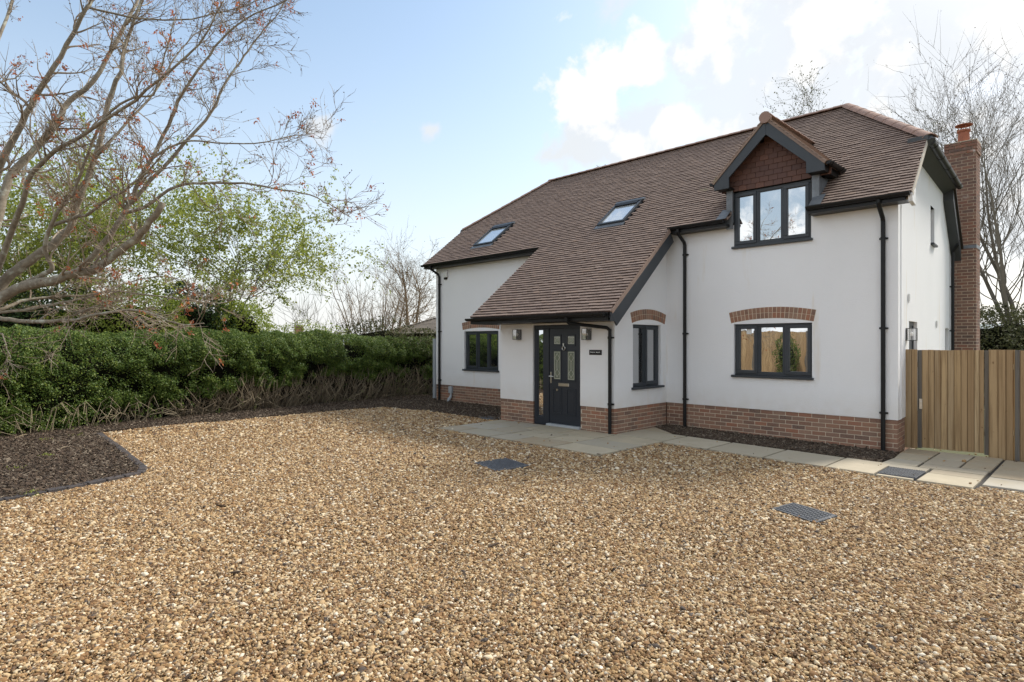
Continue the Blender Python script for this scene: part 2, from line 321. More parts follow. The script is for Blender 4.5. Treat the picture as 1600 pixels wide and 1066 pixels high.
def wall_sheet(mb, F, x0, x1, z0, z1, holes, d=.012, rev=.11, back=-.2):
    full = holes; holes = [(h[0], h[1], max(h[2], z0), h[3]) for h in holes]
    xs = sorted({x0, x1, *[h[0] for h in holes], *[h[1] for h in holes]}); zs = sorted({z0, z1, *[h[2] for h in holes], *[min(h[3], z1) for h in holes]})
    O, A, Nn = F
    P = lambda x, z, dd: O + A * x + Nn * dd + V3(0, 0, z)
    for i in range(len(xs) - 1):
        for j in range(len(zs) - 1):
            cx, cz = (xs[i] + xs[i + 1]) / 2, (zs[j] + zs[j + 1]) / 2
            if any(h[0] < cx < h[1] and h[2] < cz < h[3] for h in holes): continue
            mb.add([P(xs[i], zs[j], d), P(xs[i + 1], zs[j], d), P(xs[i + 1], zs[j + 1], d), P(xs[i], zs[j + 1], d)], [(0, 1, 2, 3)])
    for a, b, c, e in holes:
        for q in ([(a, c), (a, e)], [(b, c), (b, e)], [(a, e), (b, e)], [(a, c), (b, c)]):
            if q[0][1] == q[1][1] == z0: continue
            if q[0][1] > z1 and q[1][1] > z1: continue
            mb.add([P(*q[0], d), P(*q[1], d), P(*q[1], d - rev), P(*q[0], d - rev)], [(0, 1, 2, 3)])
    cut = sorted((h[0], h[1]) for h in full if h[2] < z0); a = x0
    for g in cut + [(x1, x1)]:
        mb.add([P(a, z0, d), P(g[0], z0, d), P(g[0], z0, back), P(a, z0, back)], [(0, 1, 2, 3)]); a = g[1]
    mb.add([P(x0, z0, back), P(x1, z0, back), P(x1, z1, back), P(x0, z1, back)], [(0, 1, 2, 3)])
WR = (-2.712, -1.290, 1.11, 2.12); WL = (-10.69, -9.275, .975, 2.09); WD = (-2.705, -1.305, 3.555, 4.63)
SW = (.588, 1.60, .85, 2.125)               # side window, x measured from porch corner
DR = (-6.275, -4.99, .02, 2.135)
GW = (3.39, 3.91, 3.74, 4.54); GD = (.954, 1.795, .1, 2.14); GN = (5.6, 6.25, .5, 2.10)
m = MB(); wall_sheet(m, FR, UL, .012, ZP, 4.02, [WR, WL, WD]); m.build('wall', M_render, house)['label'] = 'white rendered front wall'
m = MB(); wall_sheet(m, PF, PU0, PU1 + .012, ZP, 2.24, [DR]); m.build('wall', M_render, house)['label'] = 'white porch front wall around the door'
m = MB(); wall_sheet(m, PS, -.012, -PV, ZP, 2.45, [SW])
P = lambda x, z: PS[0] + PS[1] * x + PS[2] * .012 + V3(0, 0, z)
m.add([P(-.012, 2.45), P(-PV, 2.45), P(-PV, 4.0), P(-.012, 2.55)], [(0, 1, 2, 3)]); m.build('wall', M_render, house)['label'] = 'white porch side wall with narrow window'
m = MB(); wall_sheet(m, (V3(PU0, PV, 0), V3(0, 1, 0), V3(-1, 0, 0)), .004, -PV, ZP, 2.3, []); m.build('wall', M_render, house)
m = MB(); wall_sheet(m, GB, -.012, BV, ZP, 4.2, [GW, GD, GN], rev=.10)
P = lambda x, z, d=.012: GB[0] + GB[1] * x + GB[2] * d + V3(0, 0, z)
hz_ = GW[3]
for poly in ([(-.012, 4.2), (3.0, 4.2), (3.0, 5.27), (1.33, 5.27), (0, 4.22)], [(3.0, 4.2), (GW[0], 4.2), (GW[0], 5.27), (3.0, 5.27)], [(GW[0], hz_), (GW[1], hz_), (GW[1], 5.27), (GW[0], 5.27)], [(GW[1], 4.2), (BV, 4.2), (5.14, 5.27), (GW[1], 5.27)]):
    m.add([P(*q) for q in poly], [tuple(range(len(poly)))])
m.build('wall', M_render, house)['label'] = 'white gable wall'
m = MB(); m.box(UL, UL + .2, .012, BV, 0, 4.15); m.box(UL + .2, -.5, BV - .2, BV - .004, 0, 4.3); m.add([(UL, .1, 4.15), (UL, BV, 4.15), (UL, 5.1, 5.25), (UL, 1.3, 5.25)], [(0, 1, 2, 3)]); m.build('wall', M_render, house)
m = MB(); m.box(UL + .25, -.55, .35, BV - .3, 3.9, 3.95); m.build('ceiling_panel', M_dark, house)

# ---- brick plinths --------------------------------------------------
BRICKS = []      # (centre, along, out, length, plinth, score)
def plinth(F, x0, x1, label, n=8, start=0.0, ztop=ZP, gaps=()):
    m = MB()
    segs = []; a = x0
    for g in sorted(gaps): segs.append((a, g[0])); a = g[1]
    segs.append((a, x1))
    for s0, s1 in segs: m.fbox(F, s0 + .004, s1 - .004, -.15, ztop - .003, -.095, -.005)
    p = m.build('plinth', M_mortar, house); p['label'] = label
    for c in range(n):
        zc = ztop - .0055 - .0325 - c * .075
        for s0, s1 in segs:
            x = s0 - (.1125 if c % 2 else 0) - start % .225
            while x < s1:
                a, b = max(x, s0), min(x + .215, s1)
                if b - a > .03:
                    ctr = F[0] + F[1] * (a + b) / 2 + F[2] * (-.05125) + V3(0, 0, zc)
                    BRICKS.append([ctr, F[1], F[2], b - a, p])
                x += .225
    return p
plinth(FR, PU1 + .01, 0, 'brick plinth along the right front wall', start=.05)
plinth(GB, .105, BV, 'brick plinth under the gable', n=8, start=.11)
plinth(PS, .105, -PV, 'brick plinth under the porch side window', n=7, start=.11)
plinth(PF, PU0, DR[0], 'brick plinth left of the door', n=7)
plinth(PF, DR[1], PU1, 'brick plinth right of the door', n=7, start=.08)
plinth(FR, UL, PU0, 'brick plinth along the left front wall', n=8)

def brick_mesh(name, mt, sx=.215, sy=.1025, sz=.065, bev=.004):
    m = MB(); m.box(-sx / 2, sx / 2, -sy / 2, sy / 2, -sz / 2, sz / 2)
    o = m.build(name, mt, None, bevel=bev); me = o.data; bpy.data.objects.remove(o); return me
BR_ME = brick_mesh('brick', M_brick)
for b in BRICKS:
    q = b[0] - CAM; D = q @ CF; face = -(q @ b[2]) / np.linalg.norm(q)
    vis = face > .02 and not (b[0][1] > -.2 and PU0 - 1.9 < b[0][0] < PU0 + .1 and b[2][1] < -.5) and not (abs(b[2][0]) > .9 and b[0][1] > .62 and b[0][0] < .1 and b[0][0] > -1)
    b.append(b[3] * face / D ** 2 if vis else 0)
order = sorted(range(len(BRICKS)), key=lambda i: -BRICKS[i][5])
solo = set(order[:300]); rest = {}
def place_piece(me, name, ctr, A, N_, scale, parent, rot=None):
    o = bpy.data.objects.new(name, me); COL.objects.link(o); o.parent = parent
    Z = np.cross(A, -N_); Mx = Matrix(((A[0], -N_[0], Z[0], ctr[0]), (A[1], -N_[1], Z[1], ctr[1]), (A[2], -N_[2], Z[2], ctr[2]), (0, 0, 0, 1)))
    o.matrix_local = Mx @ Matrix.Diagonal((*scale, 1)); return o
for i, b in enumerate(BRICKS):
    jit = b[2] * random.uniform(-.002, .002)
    if i in solo: place_piece(BR_ME, 'brick', b[0] + jit, b[1], b[2], (b[3] / .215, 1, 1), b[4])
    else: rest.setdefault(b[4].name, (b[4], []))[1].append(b)
for p, L in rest.values():
    m = MB()
    for b in L: m.fbox((b[0], b[1], b[2]), -b[3] / 2, b[3] / 2, -.0325, .0325, -.051, .051, r=random.random() * .98 + .01)
    o = m.build('brick_courses', M_brick, p); o['kind'] = 'stuff'

# ---- windows --------------------------------------------------------
def strip(F, rect, d0, d1, w, mb):
    x0, x1, z0, z1 = rect
    mb.fbox(F, x0, x1, z1 - w, z1, d0, d1); mb.fbox(F, x0, x1, z0, z0 + w, d0, d1)
    mb.fbox(F, x0, x0 + w, z0 + w, z1 - w, d0, d1); mb.fbox(F, x1 - w, x1, z0 + w, z1 - w, d0, d1)
def window(F, rect, lights, label, sill=True, glass=None, recess=.045, sill_x=.03):
    """lights: (x0 fraction, x1 fraction, opens?)"""
    x0, x1, z0, z1 = rect; w = x1 - x0; fr = .052; d1 = -recess; d0 = d1 - .06
    zs = z0 + .045 if sill else z0
    m = MB(); strip(F, (x0 + .003, x1 - .003, zs, z1 - .003), d0, d1, fr, m)
    for a, b, o in lights[1:]: m.fbox(F, x0 + a * w - .03, x0 + a * w + .03, zs + fr, z1 - fr - .003, d0, d1 - .002)
    win = m.build('window', M_anth, house, bevel=.004); win['label'] = label
    for a, b, opens in lights:
        lx0 = x0 + a * w + (.03 if a > 0 else fr); lx1 = x0 + b * w - (.03 if b < 1 else fr); lz0, lz1 = zs + fr, z1 - fr - .003
        if opens:
            m = MB(); strip(F, (lx0 - .022, lx1 + .022, lz0 - .022, lz1 + .022), d1 - .03, d1 + .018, .062, m)
            m.build('casement', M_anth, win, bevel=.005)
            g = (lx0 + .042, lx1 - .042, lz0 + .042, lz1 - .042)
        else:
            m = MB(); strip(F, (lx0 - .004, lx1 + .004, lz0 - .004, lz1 + .004), d0 + .01, d1 - .014, .022, m); m.build('glazing_bead', M_anth, win)
            g = (lx0 + .012, lx1 - .012, lz0 + .012, lz1 - .012)
        m = MB(); m.fbox(F, g[0] - .01, g[1] + .01, g[2] - .01, g[3] + .01, d1 - .045, d1 - .025); m.build('pane', glass or M_glass, win)
    if sill:
        m = MB(); m.fbox(F, x0 - sill_x, x1 + sill_x, z0 - .0, z0 + .044, d0, .075); m.build('sill', M_anth, win, bevel=.006)
    return win
window(FR, WR, [(0, .315, True), (.315, .66, False), (.66, 1, True)], 'three light dark grey window by the right end of the front wall')
window(FR, WL, [(0, .37, True), (.37, .66, False), (.66, 1, True)], 'three light dark grey window left of the porch')
window(FR, (WD[0], WD[1], WD[2], WD[3]), [(0, .32, True), (.32, .66, False), (.66, 1, True)], 'upstairs dormer window', recess=-.02)
window(PS, SW, [(0, .5, False), (.5, 1, True)], 'tall two light window in the porch side', sill_x=.05)
window(GB, GW, [(0, 1, False)], 'small window high in the gable', recess=.05, sill_x=.0)
window(GB, GN, [(0, 1, False)], 'narrow window at the back of the gable', sill=False, recess=.05)
m = MB(); strip(GB, GD, -.09, -.04, .07, m); m.fbox(GB, GD[0] + .07, GD[1] - .07, GD[2] + .07, GD[3] - .07, -.08, -.055)
m.build('side_door', M_anth, house)['label'] = 'dark side door behind the gate'
# sticker in the corner of the ground floor window
m = MB(); m.fbox(FR, WR[0] + .22, WR[0] + .31, 1.93, 2.03, -.066, -.062); m.build('paper_notice', M_white, house)['label'] = 'small white paper stuck inside the window glass'

# ---- brick arches over the windows ---------------------------------
AB_ME = brick_mesh('arch_brick', M_brick, .062, .06, .098, .004)
def arch(F, x0, x1, zi, rise, n, label):
    c = x1 - x0; rr = (c * c / 4 + rise * rise) / (2 * rise); xc = (x0 + x1) / 2; zc = zi + rise - rr; half = math.asin(c / 2 / rr)
    m = MB(); O, A, Nn = F; up = V3(0, 0, 1)
    def pt(a, r_, d): return O + A * (xc + r_ * math.sin(a)) + up * (zc + r_ * math.cos(a)) + Nn * d
    k = 24
    for i in range(k):
        a0 = -half + 2 * half * i / k; a1 = -half + 2 * half * (i + 1) / k
        m.hexa([pt(a0, rr, -.03), pt(a1, rr, -.03), pt(a1, rr, .0145), pt(a0, rr, .0145), pt(a0, rr + .208, -.03), pt(a1, rr + .208, -.03), pt(a1, rr + .208, .0145), pt(a0, rr + .208, .0145)])
    p = m.build('window_arch', M_mortar, house); p['label'] = label
    for row in range(2):
        for i in range(n):
            a = -half + 2 * half * (i + .5) / n; r_ = rr + .053 + row * .104
            out_ = A * math.sin(a) + up * math.cos(a); al = A * math.cos(a) - up * math.sin(a)
            ctr = pt(a, r_, -.009 + random.uniform(-.0015, .0015))
            o = bpy.data.objects.new('arch_brick', AB_ME); COL.objects.link(o); o.parent = p
            s = 2 * half * r_ / n / .0735
            o.matrix_local = Matrix(((al[0] * s, -Nn[0], out_[0], ctr[0]), (al[1] * s, -Nn[1], out_[1], ctr[1]), (al[2] * s, -Nn[2], out_[2], ctr[2]), (0, 0, 0, 1)))
arch(FR, -2.765, -1.262, 2.137, .078, 21, 'curved brick arch over the right ground floor window')
arch(FR, -10.76, -9.24, 2.125, .06, 20, 'curved brick arch over the left window')
arch(PS, .555, 1.74, 2.145, .085, 16, 'curved brick arch over the porch side window')

# ---- roof -----------------------------------------------------------
HVR, HVL = 1.24, 1.30                      # where hips start
def u_right(v): 
    if v < -.32: return -3.885 + (-.32 - v) * .066
    if v < HVR: return .262 - GS * (v + .3)
    t = (v - HVR) / (RV - HVR); return (.262 - GS * (HVR + .3)) * (1 - t) + (-1.70) * t
def u_left(v):
    if v < -.32: return -7.475
    if v < HVL: return -12.25
    t = (v - HVL) / (RV - HVL); return -12.25 * (1 - t) + (-10.235) * t
EV = -2.55
def RP(u, v, lift=0.0): return V3(u, v - SA * lift, ZR(v) + CA * lift)
HL = -.035
m = MB()
def slab_(poly, th=.05): m.prism([RP(u, v, HL) for u, v in poly], (0, SA * th, -CA * th))
slab_([(-12.25, -.30), (-2.80, -.30), (-2.80, RV), (-10.235, RV), (-12.23, HVL)])
slab_([(-2.799, .48), (-1.141, .48), (-1.141, 2.63), (-1.70, RV), (-2.799, RV)])
slab_([(-1.14, -.30), (u_right(-.3) - .02, -.30), (u_right(HVR) - .02, HVR), (-1.14, 2.637)])
slab_([(-7.46, EV + .02), (u_right(EV) - .02, EV + .02), (u_right(-.4) - .02, -.302), (-7.46, -.302)])
ZB = lambda v: RZ - TA * (v - RV)           # back slope
BE = 2 * RV + .3
hb = 2 * RV - HVR; hbl = 2 * RV - HVL
ub = lambda v: .262 - GS * (v + .3)
roof_back = [V3(-12.23, BE, ZB(BE)), V3(ub(BE), BE, ZB(BE)), V3(ub(hb), hb, ZB(hb)), V3(-1.70, RV, RZ), V3(-10.235, RV, RZ), V3(-12.23, hbl, ZB(hbl))]
m.prism([p + V3(0, 0, -.03) for p in roof_back], (0, 0, -.06))
m.prism([V3(u_right(HVR), HVR, ZR(HVR) - .03), V3(ub(hb), hb, ZB(hb) - .03), V3(-1.70, RV, RZ - .03)], (-.03, 0, -.05))
m.prism([V3(-12.23, HVL, ZR(HVL) - .03), V3(-12.23, hbl, ZB(hbl) - .03), V3(-10.235, RV, RZ - .03)], (.03, 0, -.05))
M_under = mat('roof_underlay', (.05, .04, .035), .95)
roof = m.build('roof', M_under, house); roof['label'] = 'brown plain tiled roof sweeping down over the porch'

def dormer_cut(u, v):
    a = abs(u + 1.97)
    if v < .48: return a < .80
    return a < .93 * (1 - (v - .48) / 1.33) - .05
SKY1 = (-10.53, -9.72, .21, 1.02); SKY2 = (-6.085, -5.335, .165, .94)
def in_sky(u, v): return any(s[0] - .04 < u < s[1] + .04 and s[2] - .06 < v < s[3] + .05 for s in (SKY1, SKY2))
GAU = .0955; TW = .165
TILES = []      # u0,u1,w
k = 0
while True:
    w = k * GAU; v = EV + w * CA
    if v > RV - .05: break
    a0, a1 = u_left(v + .0), u_right(v + .0); x = -12.6 + (TW / 2 if k % 2 else 0)
    while x < a1:
        x0, x1 = max(x, a0), min(x + TW, a1); x += TW
        if x1 - x0 < .03: continue
        uc = (x0 + x1) / 2; vc = v + .05
        if dormer_cut(uc, vc) or in_sky(uc, vc): continue
        TILES.append((x0, x1, w, v))
    k += 1
TL, TT = .20, .040
def tile_pts(w0, u0, u1, jit=0, jw=0):
    def q(u, w, h): return V3(u, EV + w * CA - SA * h, ZR(EV) + w * SA + CA * h)
    g = .002; w = w0 + jw
    prof = [(0, .004), (0, TT), (.064, .034), (.072, .003), (TL, -.008), (TL, -.018)]   # nose, back and tucked-under head
    return [q(u, w + a, h + jit) for u in (u0 + g, u1 - g) for a, h in prof]
TILE_F = [(5, 4, 3, 2, 1, 0), (6, 7, 8, 9, 10, 11)] + [(i, (i + 1) % 6, 6 + (i + 1) % 6, 6 + i) for i in range(6)]
def tscore(t):
    if t[1] - t[0] < TW - .002: return 0
    p = V3((t[0] + t[1]) / 2, t[3], ZR(t[3])); q = p - CAM; D = q @ CF; n = V3(0, -SA, CA)
    x = 800 + FPX * (q @ CR) / D
    return (-(q @ n) / np.linalg.norm(q) + .3) / D ** 2
ts = sorted(range(len(TILES)), key=lambda i: -tscore(TILES[i])); tsolo = set(ts[:300])
m = MB(); zero = V3(0, EV, ZR(EV))
base = [p - V3(0, EV, ZR(EV)) for p in tile_pts(0, -TW / 2, TW / 2)]
tm = MB(); tm.add(base, TILE_F); to = tm.build('roof_tile', M_tile, None); T_ME = to.data; bpy.data.objects.remove(to)
M_nose_shade = mat('tile_nose_shade', (.10, .066, .055), .9, var=(30, (.075, .05, .043), .3))      # dark nose colour paints in the shadow line between tile courses
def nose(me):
    me.materials.append(M_nose_shade)
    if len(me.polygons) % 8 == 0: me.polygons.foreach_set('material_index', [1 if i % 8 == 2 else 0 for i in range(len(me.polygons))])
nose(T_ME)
for i, t in enumerate(TILES):
    j = random.uniform(-.003, .003); jw = random.uniform(-.003, .003)
    if i in tsolo:
        o = bpy.data.objects.new('roof_tile', T_ME); COL.objects.link(o); o.parent = roof
        w = t[2] + jw; o.location = V3((t[0] + t[1]) / 2, EV + w * CA - SA * j, ZR(EV) + w * SA + CA * j)
    else: m.add(tile_pts(t[2], t[0], t[1], j, jw), TILE_F, r=random.random() * .98 + .01)
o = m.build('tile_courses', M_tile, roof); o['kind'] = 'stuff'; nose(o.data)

def tile_slope(O, A, Wd, Nn, rows, parent, th=.03):
    m = MB()
    for k, (a0, a1, w) in enumerate(rows):
        x = a0 - (TW / 2 if k % 2 else 0)
        while x < a1:
            x0, x1 = max(x, a0), min(x + TW, a1); x += TW
            if x1 - x0 < .02: continue
            P = [O + A * a + Wd * (w + b) + Nn * h for h0 in (0, 1) for a, b, h in ((x0 + .002, 0, .004 + h0 * th), (x1 - .002, 0, .004 + h0 * th), (x1 - .002, .18, -.03 + h0 * th), (x0 + .002, .18, -.03 + h0 * th))]
            m.hexa(P, r=random.random() * .98 + .01)
    if m.v:
        o = m.build('tile_courses', M_tile, parent); o['kind'] = 'stuff'
# hip end slopes
for s in (1, -1):
    O = V3(u_right(HVR), HVR, ZR(HVR)) if s > 0 else V3(-12.25, HVL, ZR(HVL))
    top = V3(-1.70, RV, RZ) if s > 0 else V3(-10.235, RV, RZ)
    A = V3(-GS if s > 0 else 0, 1, 0); A /= np.linalg.norm(A)
    Lb = (hb - HVR) if s > 0 else (hbl - HVL)
    mid = O + A * ((top - O) @ A); Wd = top - mid; Ls = np.linalg.norm(Wd); Wd /= Ls; Nn = np.cross(A, Wd) * (1 if s > 0 else -1)
    if Nn[2] < 0: Nn = -Nn
    am = (top - O) @ A
    rows = [(am * (w / Ls), Lb - (Lb - am) * (w / Ls), w) for w in np.arange(0, Ls - .05, GAU)]
    tile_slope(O, A, Wd, Nn, rows, roof)
# ridge and hip tiles
def ridge_run(P0, P1, parent, n, rad=.11, upv=V3(0, 0, 1), arc=2.2, lift=-.035):
    P0, P1 = V3(*P0), V3(*P1); d = (P1 - P0); L = np.linalg.norm(d); d /= L
    s_ = np.cross(d, upv); s_ /= np.linalg.norm(s_); n_ = np.cross(s_, d)
    for i in range(n):
        a = P0 + d * (L * i / n); b = P0 + d * (L * (i + 1) / n + .012)
        m = MB(); K = 8; vs = []
        for c, rr in ((a, rad + .010), (b, rad + .002)):
            for q in range(K + 1):
                th = -arc / 2 + arc * q / K
                vs.append(c + n_ * (lift + rr * math.cos(th)) + s_ * rr * math.sin(th) * 1.15)
            for q in range(K, -1, -1):
                th = -arc / 2 + arc * q / K
                vs.append(c + n_ * (lift + (rr - .016) * math.cos(th)) + s_ * (rr - .016) * math.sin(th) * 1.15)
        T = 2 * (K + 1); fs = [(q, (q + 1) % T, T + (q + 1) % T, T + q) for q in range(T)]
        fs += [(q, q + 1, T - 2 - q, T - 1 - q) for q in range(K)] + [(T + q, T + q + 1, T + T - 2 - q, T + T - 1 - q) for q in range(K)]
        m.add(vs, fs); o = m.build('ridge_tile', M_ridge, parent, smooth=False)
ridge_run((-10.3, RV, RZ + .02), (-1.64, RV, RZ + .02), roof, 29, lift=-.045)
ridge_run(RP(u_right(HVR) + .04, HVR - .04, .0), (-1.68, RV, RZ + .01), roof, 9, rad=.12, arc=2.3)
ridge_run(RP(-12.28, HVL - .02, .0), (-10.25, RV, RZ + .01), roof, 9, rad=.105, arc=2.2)
m = MB(); c = RP(u_right(HVR) + .06, HVR - .05, 0); m.tube([c + V3(.0, .0, -.055), c + V3(-.07, .06, .02)], [.075, .10], 10); m.build('hip_end_cap', M_soffit, roof)
m = MB(); m.box(-.10, .20, HVR - .13, HVR - .02, 5.235, 5.315); m.build('hip_foot_board', M_soffit, house)
m = MB(); c = RP(-12.3, HVL - .02, 0); m.tube([c + V3(-.18, .1, -.02), c + V3(-.02, 0, .0)], [.045, .06], 8); m.build('hip_iron', M_lead, roof)
# verge undercloak strips along the visible edges
def verge(u_fn, v0, v1, w_=.05, d_=.11, mt=M_mortar, name='verge', out=1):
    a, b = V3(u_fn(v0), v0, ZR(v0)), V3(u_fn(v1), v1, ZR(v1)); nn = V3(0, -SA, CA)
    P = []
    for hgt in (-d_, .018):
        P += [a + nn * hgt, a + nn * hgt + V3(out * w_, 0, 0), b + nn * hgt + V3(out * w_, 0, 0), b + nn * hgt]
    m = MB(); m.hexa(P); return m.build(name, mt, house)
M_verge = mat('verge_mortar', (.55, .50, .42), .9, var=(12, (.45, .41, .35), .2), bump=(90, .4, .003))
verge(lambda v: u_right(v) - .012, -.30, HVR - .02, .022, .06, M_verge)
verge(lambda v: u_right(v) - .012, EV + .02, -.36, .016, .05, M_tile)
# white clipped verge end on the gable foot
m = MB(); e = RP(u_right(-.3), -.3, 0); m.prism([e + V3(-.05, -.02, -.02), e + V3(-.05, .22, .10), e + V3(-.05, .22, -.17), e + V3(-.05, .02, -.13)], (.055, 0, 0)); m.build('verge_foot', M_render, house)

# ---- gutters, fascias, downpipes ------------------------------------
def half_gutter(P0, P1, parent, r_=.058, name='gutter', label=None, out=None):
    P0, P1 = V3(*P0), V3(*P1); d = P1 - P0; d /= np.linalg.norm(d); s_ = np.cross(d, V3(0, 0, 1)); s_ /= np.linalg.norm(s_)
    m = MB(); K = 10; vs = []
    for c in (P0, P1):
        for rr, order_ in ((r_, range(K + 1)), (r_ - .005, range(K, -1, -1))):
            for q in order_:
                th = math.pi * q / K; vs.append(c + s_ * rr * math.cos(th) - V3(0, 0, 1) * rr * math.sin(th))
    T = 2 * (K + 1); fs = [(q, (q + 1) % T, T + (q + 1) % T, T + q) for q in range(T)]
    m.add(vs, fs)
    for c in (P0, P1):
        ring = [c + s_ * r_ * math.cos(math.pi * q / K) - V3(0, 0, 1) * r_ * math.sin(math.pi * q / K) for q in range(K + 1)]
        m.add(ring, [tuple(range(K + 1))])
    L = np.linalg.norm(P1 - P0); nb = max(1, int(L / .9))
    o = m.build(name, M_black, parent, smooth=False)
    if label: o['label'] = label
    for i in range(nb + 1):
        c = P0 + d * (L * (i + .3) / (nb + .6)); b = MB()
        ring = lambda rr, cc: [cc + s_ * rr * math.cos(math.pi * q / K) - V3(0, 0, 1) * rr * math.sin(math.pi * q / K) for q in range(K + 1)]
        A_, B_ = c - d * .022, c + d * .022
        vs = ring(r_ + .006, A_) + ring(r_ + .006, B_); b.add(vs, [(q, q + 1, K + 2 + q, K + 1 + q) for q in range(K)] + [tuple(range(K + 1)), tuple(range(K + 1, 2 * K + 2))])
        b.build('gutter_bracket', M_black, o)
    return o
GZ, GV = 4.085, -.335
half_gutter((-3.93, GV, GZ), (-2.76, GV, GZ), house, label='black gutter left of the dormer')
half_gutter((-1.275, GV, GZ), (.245, GV, GZ), house, label='black gutter right of the dormer')
half_gutter((-12.27, GV, GZ), (-7.47, GV, GZ), house, label='black gutter over the left wing')
half_gutter((-7.53, EV - .065, 2.285), (-3.83, EV - .065, 2.285), house, label='black gutter along the porch eaves')
gz = ZR(HVR) - .07
half_gutter((u_right(HVR) + .06, HVR - .02, gz), (ub(hb) + .06, hb + .05, gz), house, r_=.062, label='black gutter under the gable half hip')
m = MB()
m.box(-3.93, -2.74, -.30, -.012, 3.97, 4.02); m.box(-3.93, -2.74, -.30, -.275, 4.021, 4.11)
m.box(-1.27, .17, -.30, -.012, 3.97, 4.02); m.box(-1.27, .17, -.30, -.275, 4.021, 4.11)
m.box(-12.22, -7.45, -.30, -.012, 3.97, 4.02); m.box(-12.22, -7.45, -.30, -.275, 4.021, 4.11)
m.build('fascia', M_black, house)['label'] = 'black eaves fascia'
m = MB(); m.box(-7.47, -4.19, EV + .25, PV - .014, 2.165, 2.20); m.box(-7.47, -3.80, EV + .02, EV + .2499, 2.165, 2.20); m.box(-7.47, -3.80, EV - .005, EV + .018, 2.168, 2.30); m.build('porch_fascia', M_black, house)
# boxed half-hip soffit on the gable and the rear verge board
m = MB(); a = V3(u_right(HVR), HVR - .05, 0); b = V3(ub(hb), hb + .05, 0)
m.add([V3(-GS * (HVR - .05) + .013, HVR - .05, 5.10), a + V3(.0, 0, 5.20), b + V3(0, 0, 5.20), V3(-GS * (hb + .05) + .013, hb + .05, 5.10),
       V3(-GS * (HVR - .05) + .013, HVR - .05, 5.14), a + V3(.0, 0, 5.30), b + V3(0, 0, 5.30), V3(-GS * (hb + .05) + .013, hb + .05, 5.3)], BOXF)
m.build('soffit', M_soffit, house)['label'] = 'grey boxed soffit under the half hip'
m = MB(); q = lambda v, dz, du: V3(-GS * v + du, v, ZB(v) + dz)
m.hexa([q(hb + .0, -.36, .013), q(hb + .0, -.36, .20), q(BE, -.36, .20), q(BE, -.36, .013), q(hb, -.05, .013), q(hb, -.05, .20), q(BE, -.05, .20), q(BE, -.05, .013)])
m.build('bargeboard', M_soffit, house)['label'] = 'dark board under the rear verge'
# front verge underside (thin board at the wall)
m = MB(); q = lambda v, h, du: V3(-GS * max(v, 0) + du, v - SA * h, ZR(v) + CA * h)
m.hexa([q(-.28, -.13, .013), q(-.28, -.13, .19), q(HVR, -.13, .19), q(HVR, -.13, .013), q(-.28, -.088, .013), q(-.28, -.088, .19), q(HVR, -.088, .19), q(HVR, -.088, .013)])
m.build('verge_board', M_verge, house)
# porch bargeboard along the right edge of the sweeping roof
m = MB(); uu = lambda v: u_right(v) - .005
q = lambda v, h, du: V3(uu(v) + du, v - SA * h, ZR(v) + CA * h)
m.hexa([q(EV + .0, -.30, -.035), q(EV + .0, -.30, 0), q(-.36, -.27, 0), q(-.36, -.27, -.035), q(EV + .0, -.058, -.035), q(EV + .0, -.058, 0), q(-.36, -.058, 0), q(-.36, -.058, -.035)])
m.build('bargeboard', M_anth, house, bevel=.004)['label'] = 'dark grey bargeboard on the porch roof edge'
m = MB(); y0_ = EV + .0; yb = EV + .25
m.prism([V3(-3.745, y0_ + .02, 2.30), V3(-3.745, y0_ + .02, 2.14), V3(-3.745, yb, 2.14), V3(-3.745, yb, 2.30)], (-.034, 0, 0)); m.build('bargeboard_foot', M_anth, house)
m = MB(); m.hexa([V3(-4.165, PV - .02, 2.52), V3(-3.79, PV - .02, 2.52), V3(-3.90, -.34, 3.92), V3(-4.165, -.34, 3.92), V3(-4.165, PV - .02, 2.56), V3(-3.79, PV - .02, 2.56), V3(-3.90, -.34, 3.96), V3(-4.165, -.34, 3.96)]); m.build('porch_soffit', M_soffit, house)
def downpipe(pts, label, brackets, N_=V3(0, -1, 0), r_=.034):
    m = MB(); m.tube(pts, r_, 12); o = m.build('downpipe', M_black, house, smooth=False); o['label'] = label
    for b in brackets:
        c = V3(*b); A_ = np.cross(N_, V3(0, 0, 1)); mm = MB(); mm.fbox((c, A_, N_), -.062, .062, -.014, .014, -.06, -.018); mm.tube([c - V3(0, 0, .02), c + V3(0, 0, .02)], r_ + .008, 12); mm.build('pipe_bracket', M_black, o)
    return o
dv = -.065
downpipe([(-3.72, GV, 4.03), (-3.72, GV, 3.98), (-3.72, GV + .03, 3.93), (-3.72, dv - .03, 3.80), (-3.72, dv, 3.75), (-3.72, dv, .06)], 'black downpipe beside the porch', [(-3.72, dv, 3.55), (-3.72, dv, 1.95), (-3.72, dv, .62)])
downpipe([(-.185, GV, 4.03), (-.185, GV, 3.99), (-.185, GV + .04, 3.93), (-.185, dv - .03, 3.78), (-.185, dv, 3.72), (-.185, dv, .0)], 'black downpipe near the gable corner', [(-.185, dv, 3.45), (-.185, dv, 2.0), (-.185, dv, .63)])
downpipe([(-11.87, GV, 4.03), (-11.87, GV, 3.98), (-11.87, GV + .04, 3.94), (-11.80, dv - .03, 3.80), (-11.78, dv, 3.72), (-11.78, dv, .0)], 'black downpipe at the left end of the front', [(-11.78, dv, 3.5), (-11.78, dv, 2.1), (-11.78, dv, .66)])
pdv = PV - .07
